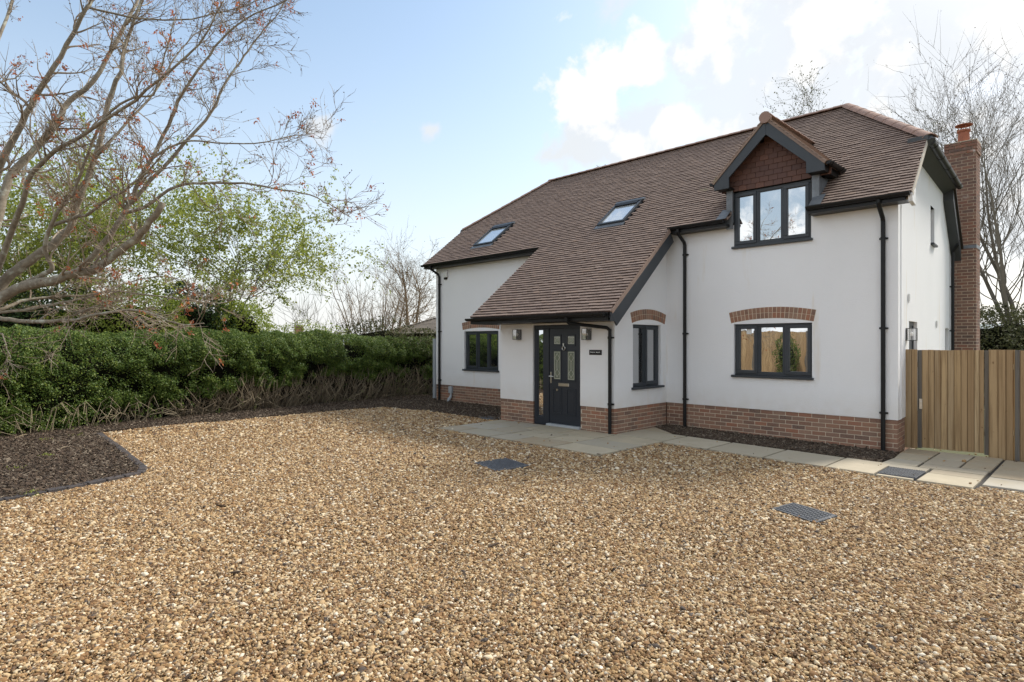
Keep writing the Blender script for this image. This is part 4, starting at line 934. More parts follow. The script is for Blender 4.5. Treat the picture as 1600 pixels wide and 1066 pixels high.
# ---- scattered stones and bark ---------------------------------------
def scatter(name, P, scl, rot, irnd, mt, kindp, label, cat):
    me = bpy.data.meshes.new(name); me.vertices.add(len(P)); me.vertices.foreach_set('co', P.astype('f').ravel())
    def att(nm, tp, data, key):
        a = me.attributes.new(nm, tp, 'POINT'); a.data.foreach_set(key, np.ascontiguousarray(data).ravel())
    att('scl', 'FLOAT_VECTOR', scl.astype('f'), 'vector'); att('rot', 'FLOAT_VECTOR', rot.astype('f'), 'vector'); att('irnd', 'FLOAT', irnd.astype('f'), 'value')
    att('pick', 'INT', RNG.integers(0, 5, len(P)).astype(np.int32), 'value')
    o = bpy.data.objects.new(name, me); COL.objects.link(o)
    g = bpy.data.node_groups.new(name, 'GeometryNodeTree'); g.interface.new_socket('Geometry', in_out='INPUT', socket_type='NodeSocketGeometry'); g.interface.new_socket('Geometry', in_out='OUTPUT', socket_type='NodeSocketGeometry')
    N = g.nodes; L = g.links; gi = N.new('NodeGroupInput'); go = N.new('NodeGroupOutput')
    j = N.new('GeometryNodeJoinGeometry')
    for k in range(5):
        if kindp == 'pebble': p = N.new('GeometryNodeMeshIcoSphere'); p.inputs['Radius'].default_value = 1; p.inputs['Subdivisions'].default_value = 2 if k < 2 else 1
        else: p = N.new('GeometryNodeMeshCube'); p.inputs['Size'].default_value = (2, 2, 2); p.inputs['Vertices X'].default_value = 4
        nz_ = N.new('ShaderNodeTexNoise'); nz_.inputs['Scale'].default_value = .75; nz_.inputs['Detail'].default_value = 1
        ps = N.new('GeometryNodeInputPosition'); ad = N.new('ShaderNodeVectorMath'); ad.inputs[1].default_value = (k * 7.3, k * 3.1, k * 5.7); L.new(ps.outputs[0], ad.inputs[0]); L.new(ad.outputs[0], nz_.inputs['Vector'])
        sb = N.new('ShaderNodeVectorMath'); sb.operation = 'SUBTRACT'; L.new(nz_.outputs['Color'], sb.inputs[0]); sb.inputs[1].default_value = (.5, .5, .5)
        sc_ = N.new('ShaderNodeVectorMath'); sc_.operation = 'SCALE'; sc_.inputs['Scale'].default_value = 1.8 if kindp == 'pebble' else 1.2; L.new(sb.outputs[0], sc_.inputs[0])
        sp = N.new('GeometryNodeSetPosition'); L.new(p.outputs['Mesh'], sp.inputs['Geometry']); L.new(sc_.outputs[0], sp.inputs['Offset'])
        last = sp.outputs[0]
        if kindp == 'pebble' and k < 3: sm = N.new('GeometryNodeSetShadeSmooth'); L.new(last, sm.inputs[0]); last = sm.outputs[0]
        st = N.new('GeometryNodeSetMaterial'); st.inputs['Material'].default_value = mt; L.new(last, st.inputs[0])
        gt = N.new('GeometryNodeGeometryToInstance'); L.new(st.outputs[0], gt.inputs[0]); L.new(gt.outputs[0], j.inputs[0])
    def na(nm, tp): n = N.new('GeometryNodeInputNamedAttribute'); n.data_type = tp; n.inputs['Name'].default_value = nm; return n.outputs['Attribute']
    ip = N.new('GeometryNodeInstanceOnPoints'); L.new(gi.outputs[0], ip.inputs['Points']); L.new(j.outputs[0], ip.inputs['Instance']); ip.inputs['Pick Instance'].default_value = True
    L.new(na('pick', 'INT'), ip.inputs['Instance Index']); er = N.new('FunctionNodeEulerToRotation'); L.new(na('rot', 'FLOAT_VECTOR'), er.inputs[0]); L.new(er.outputs[0], ip.inputs['Rotation']); L.new(na('scl', 'FLOAT_VECTOR'), ip.inputs['Scale'])
    L.new(ip.outputs[0], go.inputs[0])
    me.materials.append(mt)
    md = o.modifiers.new('scatter', 'NODES'); md.node_group = g
    return tag(o, label, cat, kind='stuff')
def wedge(d0, d1, dens, spread=.96, pad=1.7):
    w = lambda d: 2 * (spread * d + pad); area = (w(d0) + w(d1)) / 2 * (d1 - d0); n = int(area * dens)
    D = np.sqrt(RNG.uniform(d0 ** 2, d1 ** 2, n)); X = RNG.uniform(-1, 1, n) * (spread * D + pad)
    return CAM[0] + CR[0] * X + CF[0] * D, CAM[1] + CR[1] * X + CF[1] * D, D
PU_, PV_, PS_ = [], [], []
for d0, d1, dens in ((1.9, 5, 8200), (5, 8, 6200), (8, 11, 4200), (11, 17.5, 2500)):
    a, b, D = wedge(d0, d1, dens); PU_.append(a); PV_.append(b); PS_.append(np.full(len(a), (8200 / dens) ** .5))
X, Y, S_ = np.concatenate(PU_), np.concatenate(PV_), np.concatenate(PS_)
bad = np.zeros(len(X), bool)
for k in ('left_bed', 'hedge_bed', 'front_bed', 'patio', 'house'): bad |= inside(POLY[k], X, Y)
bad |= (Y > .3) | (X < -12.2)
def ell(Q, X, Y, k=.44):
    q = np.array(Q); c = q.mean(0); e1 = (q[1] - q[0] + q[2] - q[3]) / 2; e2 = (q[3] - q[0] + q[2] - q[1]) / 2
    Mi = np.linalg.inv(np.stack([e1, e2], 1)); p = np.stack([X - c[0], Y - c[1]], 1) @ Mi.T
    return (np.abs(p[:, 0]) ** 3 + np.abs(p[:, 1]) ** 3) ** (1 / 3) < k + RNG.normal(0, .028, len(X))
bad |= ell(C1, X, Y) | ell(C2, X, Y)
# a few stones stray over the bed edges and on to the paving
stray = (RNG.uniform(0, 1, len(X)) < .004) & ~inside(POLY['house'], X, Y)
onpath = inside(POLY['patio'], X, Y); stray &= ~onpath | (RNG.uniform(0, 1, len(X)) < .16)
keep = ~bad | stray; X, Y, S_, onpath = X[keep], Y[keep], S_[keep], onpath[keep]; n = len(X)
rr = np.clip(RNG.lognormal(math.log(.0070), .42, n), .0035, .022) * S_
# footworn hollows and rolls
lay = RNG.uniform(0, 1, n)
Zp = und(X, Y) - .008 + lay * .012 * S_
Zp = np.where(onpath, np.interp(X, [-4, .3], [.055, .005]) + rr * .45, Zp)
scl = np.stack([rr * RNG.uniform(1.0, 1.5, n), rr * RNG.uniform(.75, 1.05, n), rr * RNG.uniform(.5, .8, n)], 1)
rot = np.stack([RNG.normal(0, .35, n), RNG.normal(0, .35, n), RNG.uniform(0, 6.283, n)], 1)
pn = np.array([mnoise.noise((float(a) * .55, float(b) * .55, 1.7)) + .6 * mnoise.noise((float(a) * 1.9, float(b) * 1.9, 5.1)) for a, b in zip(np.round(X, 1), np.round(Y, 1))]) if n < 2e6 else 0
ir = np.clip(RNG.beta(2.05, 1.62, n) + .10 * pn, .001, .999)
scatter('gravel', np.stack([X, Y, Zp], 1), scl, rot, ir, M_pebble, 'pebble', 'golden brown gravel covering the driveway', 'gravel')
cu_, cv_ = [], []
for k, dens, box in (('left_bed', 1500, (-13.4, -5.7, -12.2, -8.6)), ('hedge_bed', 1100, (-14, -7.2, -8.7, 2.0)), ('front_bed', 2300, (-4.2, .1, -1.1, .05))):
    nn_ = int((box[1] - box[0]) * (box[3] - box[2]) * dens); a = RNG.uniform(box[0], box[1], nn_); b = RNG.uniform(box[2], box[3], nn_)
    k_ = inside(POLY[k], a, b) & ~inside(POLY['house'], a, b); cu_.append(a[k_]); cv_.append(b[k_])
# scattered chips on the gravel near the beds
a = RNG.uniform(-12, -7, 900); b = RNG.uniform(-8.7, -1.5, 900); k_ = RNG.uniform(0, 1, 900) < np.exp(-(a + 11.4) / .5); cu_.append(a[k_]); cv_.append(b[k_])
a = RNG.uniform(-11, 5, 260); b = RNG.uniform(-10.5, -2.2, 260); cu_.append(a); cv_.append(b)
X, Y = np.concatenate(cu_), np.concatenate(cv_); n = len(X)
scl = np.stack([RNG.lognormal(math.log(.020), .45, n), RNG.uniform(.005, .012, n), RNG.uniform(.0015, .005, n)], 1)
rot = np.stack([RNG.normal(0, .5, n), RNG.normal(0, .35, n), RNG.uniform(0, 6.283, n)], 1)
scatter('bark_mulch', np.stack([X, Y, gz(X) + .014 + RNG.uniform(0, .025, n)], 1), scl, rot, RNG.uniform(0, .999, n), M_chip, 'chip', 'dark bark chips covering the beds', 'mulch')

# ================================================================== FENCE AND GATE
FV = .65
fx = lambda zx: float(on_v(1380 + zx / 5.077, 547, FV)[0])
def board(parent, a, b, z0, z1, v, th=.02, mt=M_fence, name='board'):
    m = MB()
    if name == 'board':      # rebated board: tongue at the left, shadow groove, then the face
        poly = [(a - .004, v + .004), (a + .009, v + .004), (a + .009, v - th * .7), (b - .001, v - th * .7), (b - .001, v + th * .5), (a - .004, v + th * .5)]
        m.prism([V3(x, y, z0) for x, y in poly], (0, 0, z1 - z0))
    else: m.box(a + .002, b - .002, v - th / 2, v + th / 2, z0, z1)
    o = m.build(name, mt, parent, bevel=.0015); return o
def rail(parent, a, b, z, v): m = MB(); m.box(a, b, v, v + .04, z - .04, z + .04); m.build('rail', M_fence, parent)
ZT = 1.655
t = thing('fence_panel', (fx(220), FV, 0), 'narrow two board timber fence panel between house corner and gate', 'fence', 'timber fence panels by the gate')
board(t, fx(175) - .03, fx(225), .01, ZT, FV); board(t, fx(225), fx(272), .01, ZT, FV - .004); rail(t, fx(175), fx(267), .4, FV + .012); rail(t, fx(175), fx(267), 1.4, FV + .012)
gate = thing('timber_gate', (fx(550), FV, 0), 'closed timber gate of upright boards with metal latch', 'gate')
board(gate, fx(270), fx(306), .02, ZT - .01, FV + .035, .05, M_fpost, 'stile'); board(gate, fx(800), fx(838), .02, ZT - .01, FV + .035, .05, M_fpost, 'stile')
ge = [308, 358, 405, 457, 510, 562, 617, 668, 722, 760, 800]
for i, (a, b) in enumerate(zip(ge[:-1], ge[1:])): board(gate, fx(a), fx(b), .04 + random.uniform(-.006, .006), ZT - .008 + random.uniform(-.004, .004), FV - .002 + random.uniform(-.004, .004))
for z in (.35, .85, 1.4): rail(gate, fx(308), fx(800), z, FV + .012)
lx = fx(300); lz = 1.764 + (535.8 - 631) / 946 * ((V3(lx, FV, 0) - CAM) @ CF)
m = MB(); m.box(lx - .022, lx + .022, FV - .024, FV - .014, lz - .085, lz + .085); lt = m.build('latch_plate', M_steel, gate, bevel=.003); lt['label'] = 'pale metal latch plate'
m = MB(); m.tube([V3(lx, FV - .024, lz + .03), V3(lx, FV - .05, lz + .03)], .014, 10); m.box(lx - .006, lx + .006, FV - .03, FV - .024, lz - .05, lz - .02); m.build('latch', M_steel, lt)
t = thing('fence_panel', (fx(940), FV, 0), 'three board timber fence panel just right of the gate', 'fence', 'timber fence panels by the gate')
for a, b, v in ((836, 843, .01), (843, 912, -.03), (912, 975, -.034), (975, 1031, -.028), (1031, 1047, .012)): board(t, fx(a), fx(b), -.03, ZT + .002, FV + v)
rail(t, fx(843), fx(1040), .4, FV - .018); rail(t, fx(843), fx(1040), 1.4, FV - .018)
board(t, fx(1044), fx(1084), -.03, ZT - .005, FV + .03, .08, M_fpost, 'post')
t = thing('fence_panel', (fx(1350), FV, 0), 'timber fence panel running out at the far right edge', 'fence', 'timber fence panels by the gate')
x = fx(1086)
for i in range(26):
    w = random.choice((.085, .095, .10)); board(t, x, x + w, -.02, ZT + random.uniform(-.006, .006), FV + random.uniform(-.004, .004)); x += w
rail(t, fx(1086), x, .4, FV + .012); rail(t, fx(1086), x, 1.4, FV + .012)
# post between hedge and house
p = at(679.5, 620, 18.6); t = thing('concrete_post', (p[0], p[1], 0), 'slim grey concrete post between hedge end and house corner', 'post'); m = MB(); m.box(p[0] - .05, p[0] + .05, p[1] - .05, p[1] + .05, -.1, 1.86); m.build('shaft', M_grey, t, bevel=.01)
m = MB(); m.prism([V3(p[0] - .05, p[1] - .05, 1.861), V3(p[0] + .05, p[1] - .05, 1.861), V3(p[0] + .05, p[1] + .05, 1.861), V3(p[0] - .05, p[1] + .05, 1.861)], (0, 0, .03)); m.build('cap', M_grey, t)
# boundary fence across the drive, behind the photographer (seen only in the window glass)
t = thing('boundary_fence', (-8, -17, 0), 'tall timber boundary fence mirrored in the ground floor window', 'fence')
m = MB(); x = -17.0
while x < -2:
    w = random.choice((.13, .15, .16)); m.box(x, x + w - .006, -17.01, -16.99, -.05, 2.25 + random.uniform(-.01, .01), r=random.random() * .9 + .05); x += w
o = m.build('boards', M_fence, t); o['kind'] = 'stuff'
for x in np.arange(-17, -2, 2.4): m = MB(); m.box(x, x + .1, -16.985, -16.9, -.05, 2.3); m.build('post', M_fpost, t)
# ================================================================== HEDGE
hv = [-14, -10.6, -9.2, -8, -6, -4, -2, 1.5, 4]; hu = [-11.9, -12.2, -12.8, -13.25, -13.45, -13.75, -13.95, -14.35, -14.6]
def hedge_uc(v): return np.interp(v, hv, hu)
hedge = thing('hedge', (float(hedge_uc(-4)), -4, 0), 'long dense evergreen hedge with bare woody stems along its foot', 'hedge')
HW = .85
def lump(v, a): return .13 * np.sin(v * 1.9 + a) + .10 * np.sin(v * 4.3 + a * 2.1 + 1) + .06 * np.sin(v * 9.1 + a * 3.7)
def htop(v): return np.interp(v, [-14, -8, -4, 0, 3], [2.02, 2.0, 2.02, 1.93, 1.86]) + .22 * lump(v, .3)
def hlow(v): return np.interp(v, [-14, -9, -7.5, -5, -3, 3], [.08, .12, .34, .62, .74, .70]) + .7 * lump(v * 1.3, 2.2)
# leaf shell: profile angle from the lower front, over the top, to the back
n = 330000
v = RNG.uniform(-13.5, 3.6, n); t = RNG.uniform(0, 1, n)
zt, zl = htop(v), hlow(v); H = zt - zl
# t<.58 front face, .58-.72 shoulder, rest top
front = t < .42
zz_ = np.where(front, zl + (1.32 - zl) * (t / .42), zt - .02)
ang = np.clip((t - .42) / .40, 0, 1) * math.pi / 2
prof = HW * (1 - .22 * (1 - np.clip((zz_ - zl) / H, 0, 1)) ** 2)
du = np.where(front, prof, np.where(t < .82, (HW - .80) + .80 * np.cos(ang), np.interp(t, [.82, 1], [HW - .80, -HW])))
zz_ = np.where(front, zz_, np.where(t < .82, 1.32 + (zt - 1.32) * np.sin(ang), zt))
b3 = np.array([mnoise.noise((float(a * 1.6), float(c * 2.2), 3.1)) for a, c in zip(v, zz_ + du * .7)]); b4 = np.array([mnoise.noise((float(a * 4.6), float(c * 5.2), 9.1)) for a, c in zip(v, zz_ + du * .7)])
inset = np.abs(RNG.normal(0, .07, n)) 
d_ = .20 * b3 + .13 * b4 - inset
# gaps: hollow spots hold fewer leaves
keep = RNG.uniform(-.42, .35, n) < b3 * .9 + b4 * .5 + np.where(front, -.02, .22)
du2 = du + np.where(front | (t < .82), d_ * np.where(front, 1, np.cos(ang)), 0); zz2 = zz_ + np.where(front, RNG.normal(0, .02, n), d_ * np.sin(np.maximum(ang, .9)) * .8)
C = np.stack([hedge_uc(v) + du2, v + RNG.normal(0, .02, n), zz2], 1)[keep]
V_, F_ = leaves(C, .040, .55, (.5, 0, .8), .62)
cloud('foliage', V_, F_, M_hedge, hedge, RNG.uniform(0, .999, len(F_)), kind='stuff')
# straggling green shoots near the foot at the left
m = MB(); sp = []
for _ in range(420):
    v0 = random.uniform(-12.5, -7.2) if random.random() < .8 else random.uniform(-7, 2); u0 = float(hedge_uc(v0)) + random.uniform(.35, .95); z0 = random.uniform(.05, .75); d = np.array([random.uniform(-.1, .5), random.uniform(-.4, .4), random.uniform(-.1, .5)]); d /= np.linalg.norm(d); L = random.uniform(.15, .45)
    for k in range(14): sp.append(np.array([u0, v0, z0]) + d * L * random.random() + RNG.normal(0, .025, 3))
V_, F_ = leaves(np.array(sp), .035, .3, (.3, 0, 1), .55); cloud('low_shoots', V_, F_, M_hedge, hedge, RNG.uniform(0, .999, len(F_)), kind='stuff')
# dark twiggy inside
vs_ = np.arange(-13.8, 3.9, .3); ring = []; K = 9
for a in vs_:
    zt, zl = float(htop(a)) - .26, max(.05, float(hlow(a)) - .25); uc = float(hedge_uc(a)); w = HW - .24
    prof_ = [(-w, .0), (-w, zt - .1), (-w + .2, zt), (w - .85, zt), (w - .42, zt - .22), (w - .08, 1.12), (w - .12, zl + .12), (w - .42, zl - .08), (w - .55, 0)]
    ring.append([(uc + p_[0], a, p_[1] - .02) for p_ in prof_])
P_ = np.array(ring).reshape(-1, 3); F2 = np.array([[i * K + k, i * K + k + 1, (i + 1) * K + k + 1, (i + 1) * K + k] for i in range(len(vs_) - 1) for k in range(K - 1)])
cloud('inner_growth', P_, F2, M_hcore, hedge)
m = MB()
for _ in range(2300):
    v0 = random.uniform(-13, 3.4); zl = float(hlow(v0)); 
    if v0 < -7 and random.random() < .72: continue
    uc = float(hedge_uc(v0)); b = V3(uc + random.uniform(.0, .62), v0, 0); zt = zl + random.uniform(.0, .32)
    tp = V3(uc + random.uniform(.35, .86), v0 + random.gauss(0, .22), zt); 
    if random.random() < .3: tp = V3(b[0] + random.uniform(.1, .5), v0 + random.gauss(0, .35), zl * random.uniform(.4, .9))
    md = (b + tp) / 2 + V3(random.uniform(-.02, .16), random.gauss(0, .09), random.gauss(0, .05)); m2 = b * .25 + tp * .75 + V3(random.uniform(0, .12), random.gauss(0, .06), random.gauss(0, .04))
    r0 = random.choice((.004, .005, .006, .008, .011)); m.tube([b, md, m2, tp], [r0, r0 * .9, r0 * .7, r0 * .45], 4, cap=False, r=random.random() * .98 + .01)
for _ in range(90):      # arching dead canes at the left foot
    v0 = random.uniform(-12.5, -7.6); uc = float(hedge_uc(v0)); b = V3(uc + random.uniform(.4, .9), v0, .02); d = V3(random.uniform(.05, .5), random.uniform(-.6, .6), 0); h_ = random.uniform(.15, .65)
    m.tube([b, b + d * .35 + V3(0, 0, h_ * .8), b + d * .7 + V3(0, 0, h_), b + d * 1.15 + V3(0, 0, h_ * .6)], [.008, .007, .005, .003], 4, cap=False, r=.25 + .1 * random.random())
o = m.build('stems', M_stem, hedge); o['kind'] = 'stuff'

# ================================================================== TREES
class Tree:
    def __init__(s, seed): s.rng = random.Random(seed); s.wood = MB(); s.twig = MB(); s.tips = []; s.nodes = []
    def limb(s, pts, r0, r1, sides=8, mb=None, jag=.0):
        pts = [V3(*p) for p in pts]; L = [0]
        # smooth with catmull-rom
        out_ = []
        for i in range(len(pts) - 1):
            p0, p1, p2, p3 = pts[max(i - 1, 0)], pts[i], pts[i + 1], pts[min(i + 2, len(pts) - 1)]
            for k in range(3):
                t = k / 3; out_.append(.5 * ((2 * p1) + (-p0 + p2) * t + (2 * p0 - 5 * p1 + 4 * p2 - p3) * t * t + (-p0 + 3 * p1 - 3 * p2 + p3) * t ** 3))
        out_.append(pts[-1])
        if jag: out_ = [out_[0]] + [p + V3(*[s.rng.gauss(0, jag) for _ in range(3)]) for p in out_[1:]]
        n_ = len(out_); rad = [r0 + (r1 - r0) * (i / (n_ - 1)) ** .85 for i in range(n_)]
        (mb or s.wood).tube(out_, rad, sides, r=s.rng.random() * .98 + .01); return out_, rad
    def branch(s, p, d, L, r, depth, P):
        """recursive twig growth; P: dict of settings"""
        g = s.rng; seg = max(3, int(L / P['step'])); pts = [p]; d = d / np.linalg.norm(d); sl_ = L / seg
        for i in range(seg):
            d = d + V3(g.gauss(0, P['wig']), g.gauss(0, P['wig']), g.gauss(0, P['wig']) + P['up']); d /= np.linalg.norm(d); pts.append(pts[-1] + d * sl_)
        rad = [r * (1 - .72 * i / seg) for i in range(seg + 1)]
        (s.wood if depth == 0 and P.get('main') else s.twig).tube(pts, rad, 5 if r > .012 else 3, cap=False, r=g.random() * .98 + .01)
        if depth >= P['depth']:
            s.tips.append((pts[-1], d)); 
            for q in pts[1:]: s.nodes.append(q)
            return
        if depth >= P['depth'] - 1:
            for q in pts[1:]: s.nodes.append(q)
            s.tips.append((pts[-1], d))
        nb = P['n'][depth]; nb = g.randint(max(1, nb - 1), nb + 1)
        for k in range(nb):
            t = g.uniform(.2, 1.0); i = min(seg - 1, int(t * seg)); q = pts[i] + (pts[i + 1] - pts[i]) * (t * seg - i if t < 1 else 1)
            ax = V3(g.gauss(0, 1), g.gauss(0, 1), g.gauss(0, 1)); dd = pts[i + 1] - pts[i]; dd /= np.linalg.norm(dd); ax -= dd * (ax @ dd); ax /= np.linalg.norm(ax)
            nd = dd * math.cos(P['ang']) + ax * math.sin(P['ang']) * g.uniform(.6, 1.3)
            s.branch(q, nd, L * g.uniform(.42, .72) * P.get('ratio', 1), max(rad[i] * .62, P['rmin']), depth + 1, P)
    def along(s, path, rad, n, L, P, t0=.15, bias=None, rk=.5):
        g = s.rng; m_ = len(path) - 1
        for _ in range(n):
            t = t0 + (1 - t0) * g.random() ** .8; x = t * m_; i = min(int(x), m_ - 1); q = path[i] + (path[i + 1] - path[i]) * (x - i)
            dd = path[i + 1] - path[i]; dd /= np.linalg.norm(dd) + 1e-9; ax = V3(g.gauss(0, 1), g.gauss(0, 1), g.gauss(0, 1)); 
            if bias is not None: ax = ax + V3(*bias)
            ax -= dd * (ax @ dd); ax /= np.linalg.norm(ax) + 1e-9; a = g.uniform(.5, 1.15)
            s.branch(q, dd * math.cos(a) + ax * math.sin(a), L * g.uniform(.5, 1.25) * (1.15 - .5 * t), max(min(rad[i] * rk, .022), P['rmin']), 1, P)

# ---- the bare cherry at the left --------------------------------------
TD = 9.0
base = at(-38, 718, TD); base[2] = 0
cherry = thing('cherry_tree', tuple(base), 'spreading bare cherry tree with copper leaf buds at the left edge', 'tree')
ct = Tree(5)
fork = at(-26, 492, TD)
tp, tr_ = ct.limb([base - V3(0, 0, .1), base + V3(.02, 0, .5), base + V3(.0, .05, 1.2), fork], .21, .16, 12)
LIMBS = [ # pixel path, start radius, end radius, depth drift, twig count
 ([(-20, 494), (5, 498), (40, 503), (80, 503), (120, 500), (150, 492), (190, 486), (230, 488), (262, 500), (290, 508), (318, 505)], .045, .007, -1.2, 16),
 ([(-22, 486), (0, 468), (39, 447), (79, 440), (113, 428), (147, 421), (163, 411), (189, 391), (215, 371), (234, 348), (255, 317)], .105, .045, -.6, 10),
 ([(-22, 484), (0, 450), (18, 429), (45, 408), (68, 392), (89, 377), (110, 353), (118, 327), (129, 298), (150, 244), (169, 161), (188, 113), (195, 75), (210, 30), (221, 0), (232, -60), (236, -130)], .105, .014, .8, 24),
 ([(-30, 480), (-20, 410), (0, 330), (15, 278), (49, 240), (86, 195), (109, 158), (146, 128), (176, 75), (206, 19), (216, 0), (240, -60)], .10, .02, 1.6, 22),
 ([(-32, 482), (-30, 380), (-12, 300), (0, 259), (26, 210), (49, 165), (75, 120), (105, 71), (135, 11), (143, 0), (160, -70)], .09, .018, -.3, 20),
 ([(30, 447), (60, 432), (81, 420), (74, 403), (71, 377), (81, 350), (97, 321), (113, 306), (123, 279), (137, 240), (161, 188), (200, 155), (240, 148), (249, 113), (262, 70), (275, 25)], .05, .007, -1.4, 20),
 ([(84, 352), (113, 341), (142, 331), (171, 310), (194, 298), (230, 268), (268, 225)], .035, .010, -1.0, 12),
 ([(118, 427), (147, 398), (173, 366), (194, 332), (210, 308), (221, 274), (240, 244), (263, 195), (278, 161), (300, 124), (327, 86), (357, 49), (398, 22), (447, 0), (480, -30)], .06, .007, .2, 26),
 ([(205, 318), (255, 263), (300, 210), (330, 176), (349, 135), (375, 98), (394, 71), (413, 45), (439, 15), (447, -20)], .038, .006, 1.0, 22),
 ([(196, 333), (225, 325), (263, 297), (300, 287), (349, 286), (398, 289), (443, 297), (484, 304), (507, 315), (526, 327), (545, 340)], .034, .005, -.6, 20),
 ([(236, 250), (262, 232), (300, 221), (338, 223), (398, 225), (450, 214), (469, 212), (503, 216)], .024, .004, .7, 16),
 ([(150, 244), (200, 190), (240, 146), (262, 109), (290, 68), (330, 40), (372, 30)], .03, .006, 1.8, 16),
 ([(135, 11), (180, 22), (233, 30), (300, 30), (349, 19), (398, 4), (430, -12)], .022, .005, .4, 14),
 ([(-18, 490), (5, 482), (34, 471), (79, 465), (105, 463), (147, 461), (184, 447), (210, 438), (250, 432), (290, 440)], .04, .006, 1.3, 14),
 ([(-18, 492), (5, 487), (52, 483), (97, 472), (137, 466), (171, 455), (240, 462), (300, 470), (343, 474), (370, 468)], .034, .005, .2, 16),
 ([(60, 502), (97, 478), (110, 487), (139, 482), (175, 470)], .018, .005, -.6, 6),
 ([(-30, 470), (-70, 400), (-110, 310), (-130, 220), (-140, 120), (-150, 0)], .09, .015, .3, 22),
 ([(-34, 478), (-90, 440), (-170, 400), (-260, 350), (-330, 290)], .08, .012, -.4, 20),
 ([(-30, 470), (-40, 380), (-50, 280), (-30, 170), (-10, 80), (20, 0), (30, -80)], .085, .015, 2.4, 24),
 ([(-25, 470), (10, 380), (35, 320), (50, 270), (90, 235), (140, 205), (190, 170), (250, 125), (310, 70), (350, 0)], .06, .008, -1.9, 24),
 ([(-28, 480), (-10, 520), (3, 522), (12, 545), (18, 560)], .018, .006, -1.0, 5),
]
PCH = dict(step=.09, wig=.16, up=.025, depth=3, n=[0, 5, 3, 0], ang=.70, rmin=.0040, ratio=1.0)
for pp, r0, r1, drift, nt_ in LIMBS:
    n_ = len(pp); P3 = [at(x, y, TD + drift * (i / (n_ - 1)) ** 1.0 + (.0 if i == 0 else random.gauss(0, .03))) for i, (x, y) in enumerate(pp)]
    if r0 > .05 and pp[0][0] < -10: P3[0] = fork + (P3[0] - fork) * .3
    path_, rad_ = ct.limb(P3, r0 * .80, r1 * .9, 8 if r0 > .04 else 6, jag=.006)
    ct.along(path_, rad_, int(nt_ * 1.05), .75, PCH, bias=(.1, .0, .25))
ct.wood.build('trunk', M_bark, cherry, smooth=True); o = ct.twig.build('twigs', M_twig, cherry); o['kind'] = 'stuff'
nodes = np.array(ct.nodes); k_ = RNG.uniform(0, 1, len(nodes)) < .22
bc = nodes[k_] + RNG.normal(0, .006, (k_.sum(), 3)); V_, F_ = leaves(bc, .024, 0, None, .7); V2, F2 = leaves(bc, .021, 0, None, .7)
cloud('buds', np.concatenate([V_, V2]), np.concatenate([F_, F2 + len(V_)]), M_bud, cherry, RNG.uniform(0, .999, 2 * len(F_)), kind='stuff')
tips = np.array([t_[0] for t_ in ct.tips]); k_ = RNG.uniform(0, 1, len(tips)) < .05; tf = tips[k_]
lc = np.repeat(tf, 9, 0) + RNG.normal(0, .026, (len(tf) * 9, 3)); V_, F_ = leaves(lc, .05, .2, (0, 0, 1), .42); cloud('leaf_tufts', V_, F_, M_redleaf, cherry, RNG.uniform(0, .999, len(F_)), kind='stuff')

# ---- generic trees behind ----------------------------------------------
def wild_tree(name, label, px, py, D, height, spread, seed, bark, leafmat=None, leaf=.06, nleaf=0, stems=1, levels=3, lean=(0, 0), fan=.55, group=None, r0=.12, nb=(7, 5, 4), start=.3, wig=.13, up=.05, cat='tree', leafr=.06, flat_=.3, step=.22):
    b = at(px, py, D); b[2] = -.1
    t = thing(name, tuple(b), label, cat, group); T = Tree(seed); g = T.rng
    P = dict(step=step, wig=wig, up=up, depth=levels, n=[nb[0], nb[1], nb[2], 2][:levels + 1], ang=.72, rmin=.0035 if D < 20 else .006)
    for s_ in range(stems):
        a = g.uniform(0, 6.283); k = fan if stems > 1 else .06
        top = b + V3(math.cos(a) * spread * k * g.uniform(.3, 1), math.sin(a) * spread * k * g.uniform(.3, 1), height * g.uniform(.8, 1)) + V3(lean[0], lean[1], 0)
        mid1 = b + (top - b) * .35 + V3(g.gauss(0, .1), g.gauss(0, .1), 0) * spread * .3; mid2 = b + (top - b) * .7 + V3(g.gauss(0, .1), g.gauss(0, .1), 0) * spread * .35
        path_, rad_ = T.limb([b, mid1, mid2, top], r0 * g.uniform(.8, 1), r0 * .12, 7, jag=.02)
        T.along(path_, rad_, max(3, nb[0] * 3 // (1 if stems < 3 else 2)), spread * .62, P, t0=start, bias=(0, 0, .5), rk=.55)
    T.wood.build('trunk', bark, t, smooth=True); o = T.twig.build('branches', bark, t); o['kind'] = 'stuff'
    if leafmat:
        nd = np.array(T.nodes); idx = RNG.integers(0, len(nd), nleaf); c = nd[idx] + RNG.normal(0, leafr, (nleaf, 3)); V_, F_ = leaves(c, leaf, flat_, (0, 0, 1), .6)
        cloud('crown', V_, F_, leafmat, t, RNG.uniform(0, .999, len(F_)), kind='stuff')
    return t
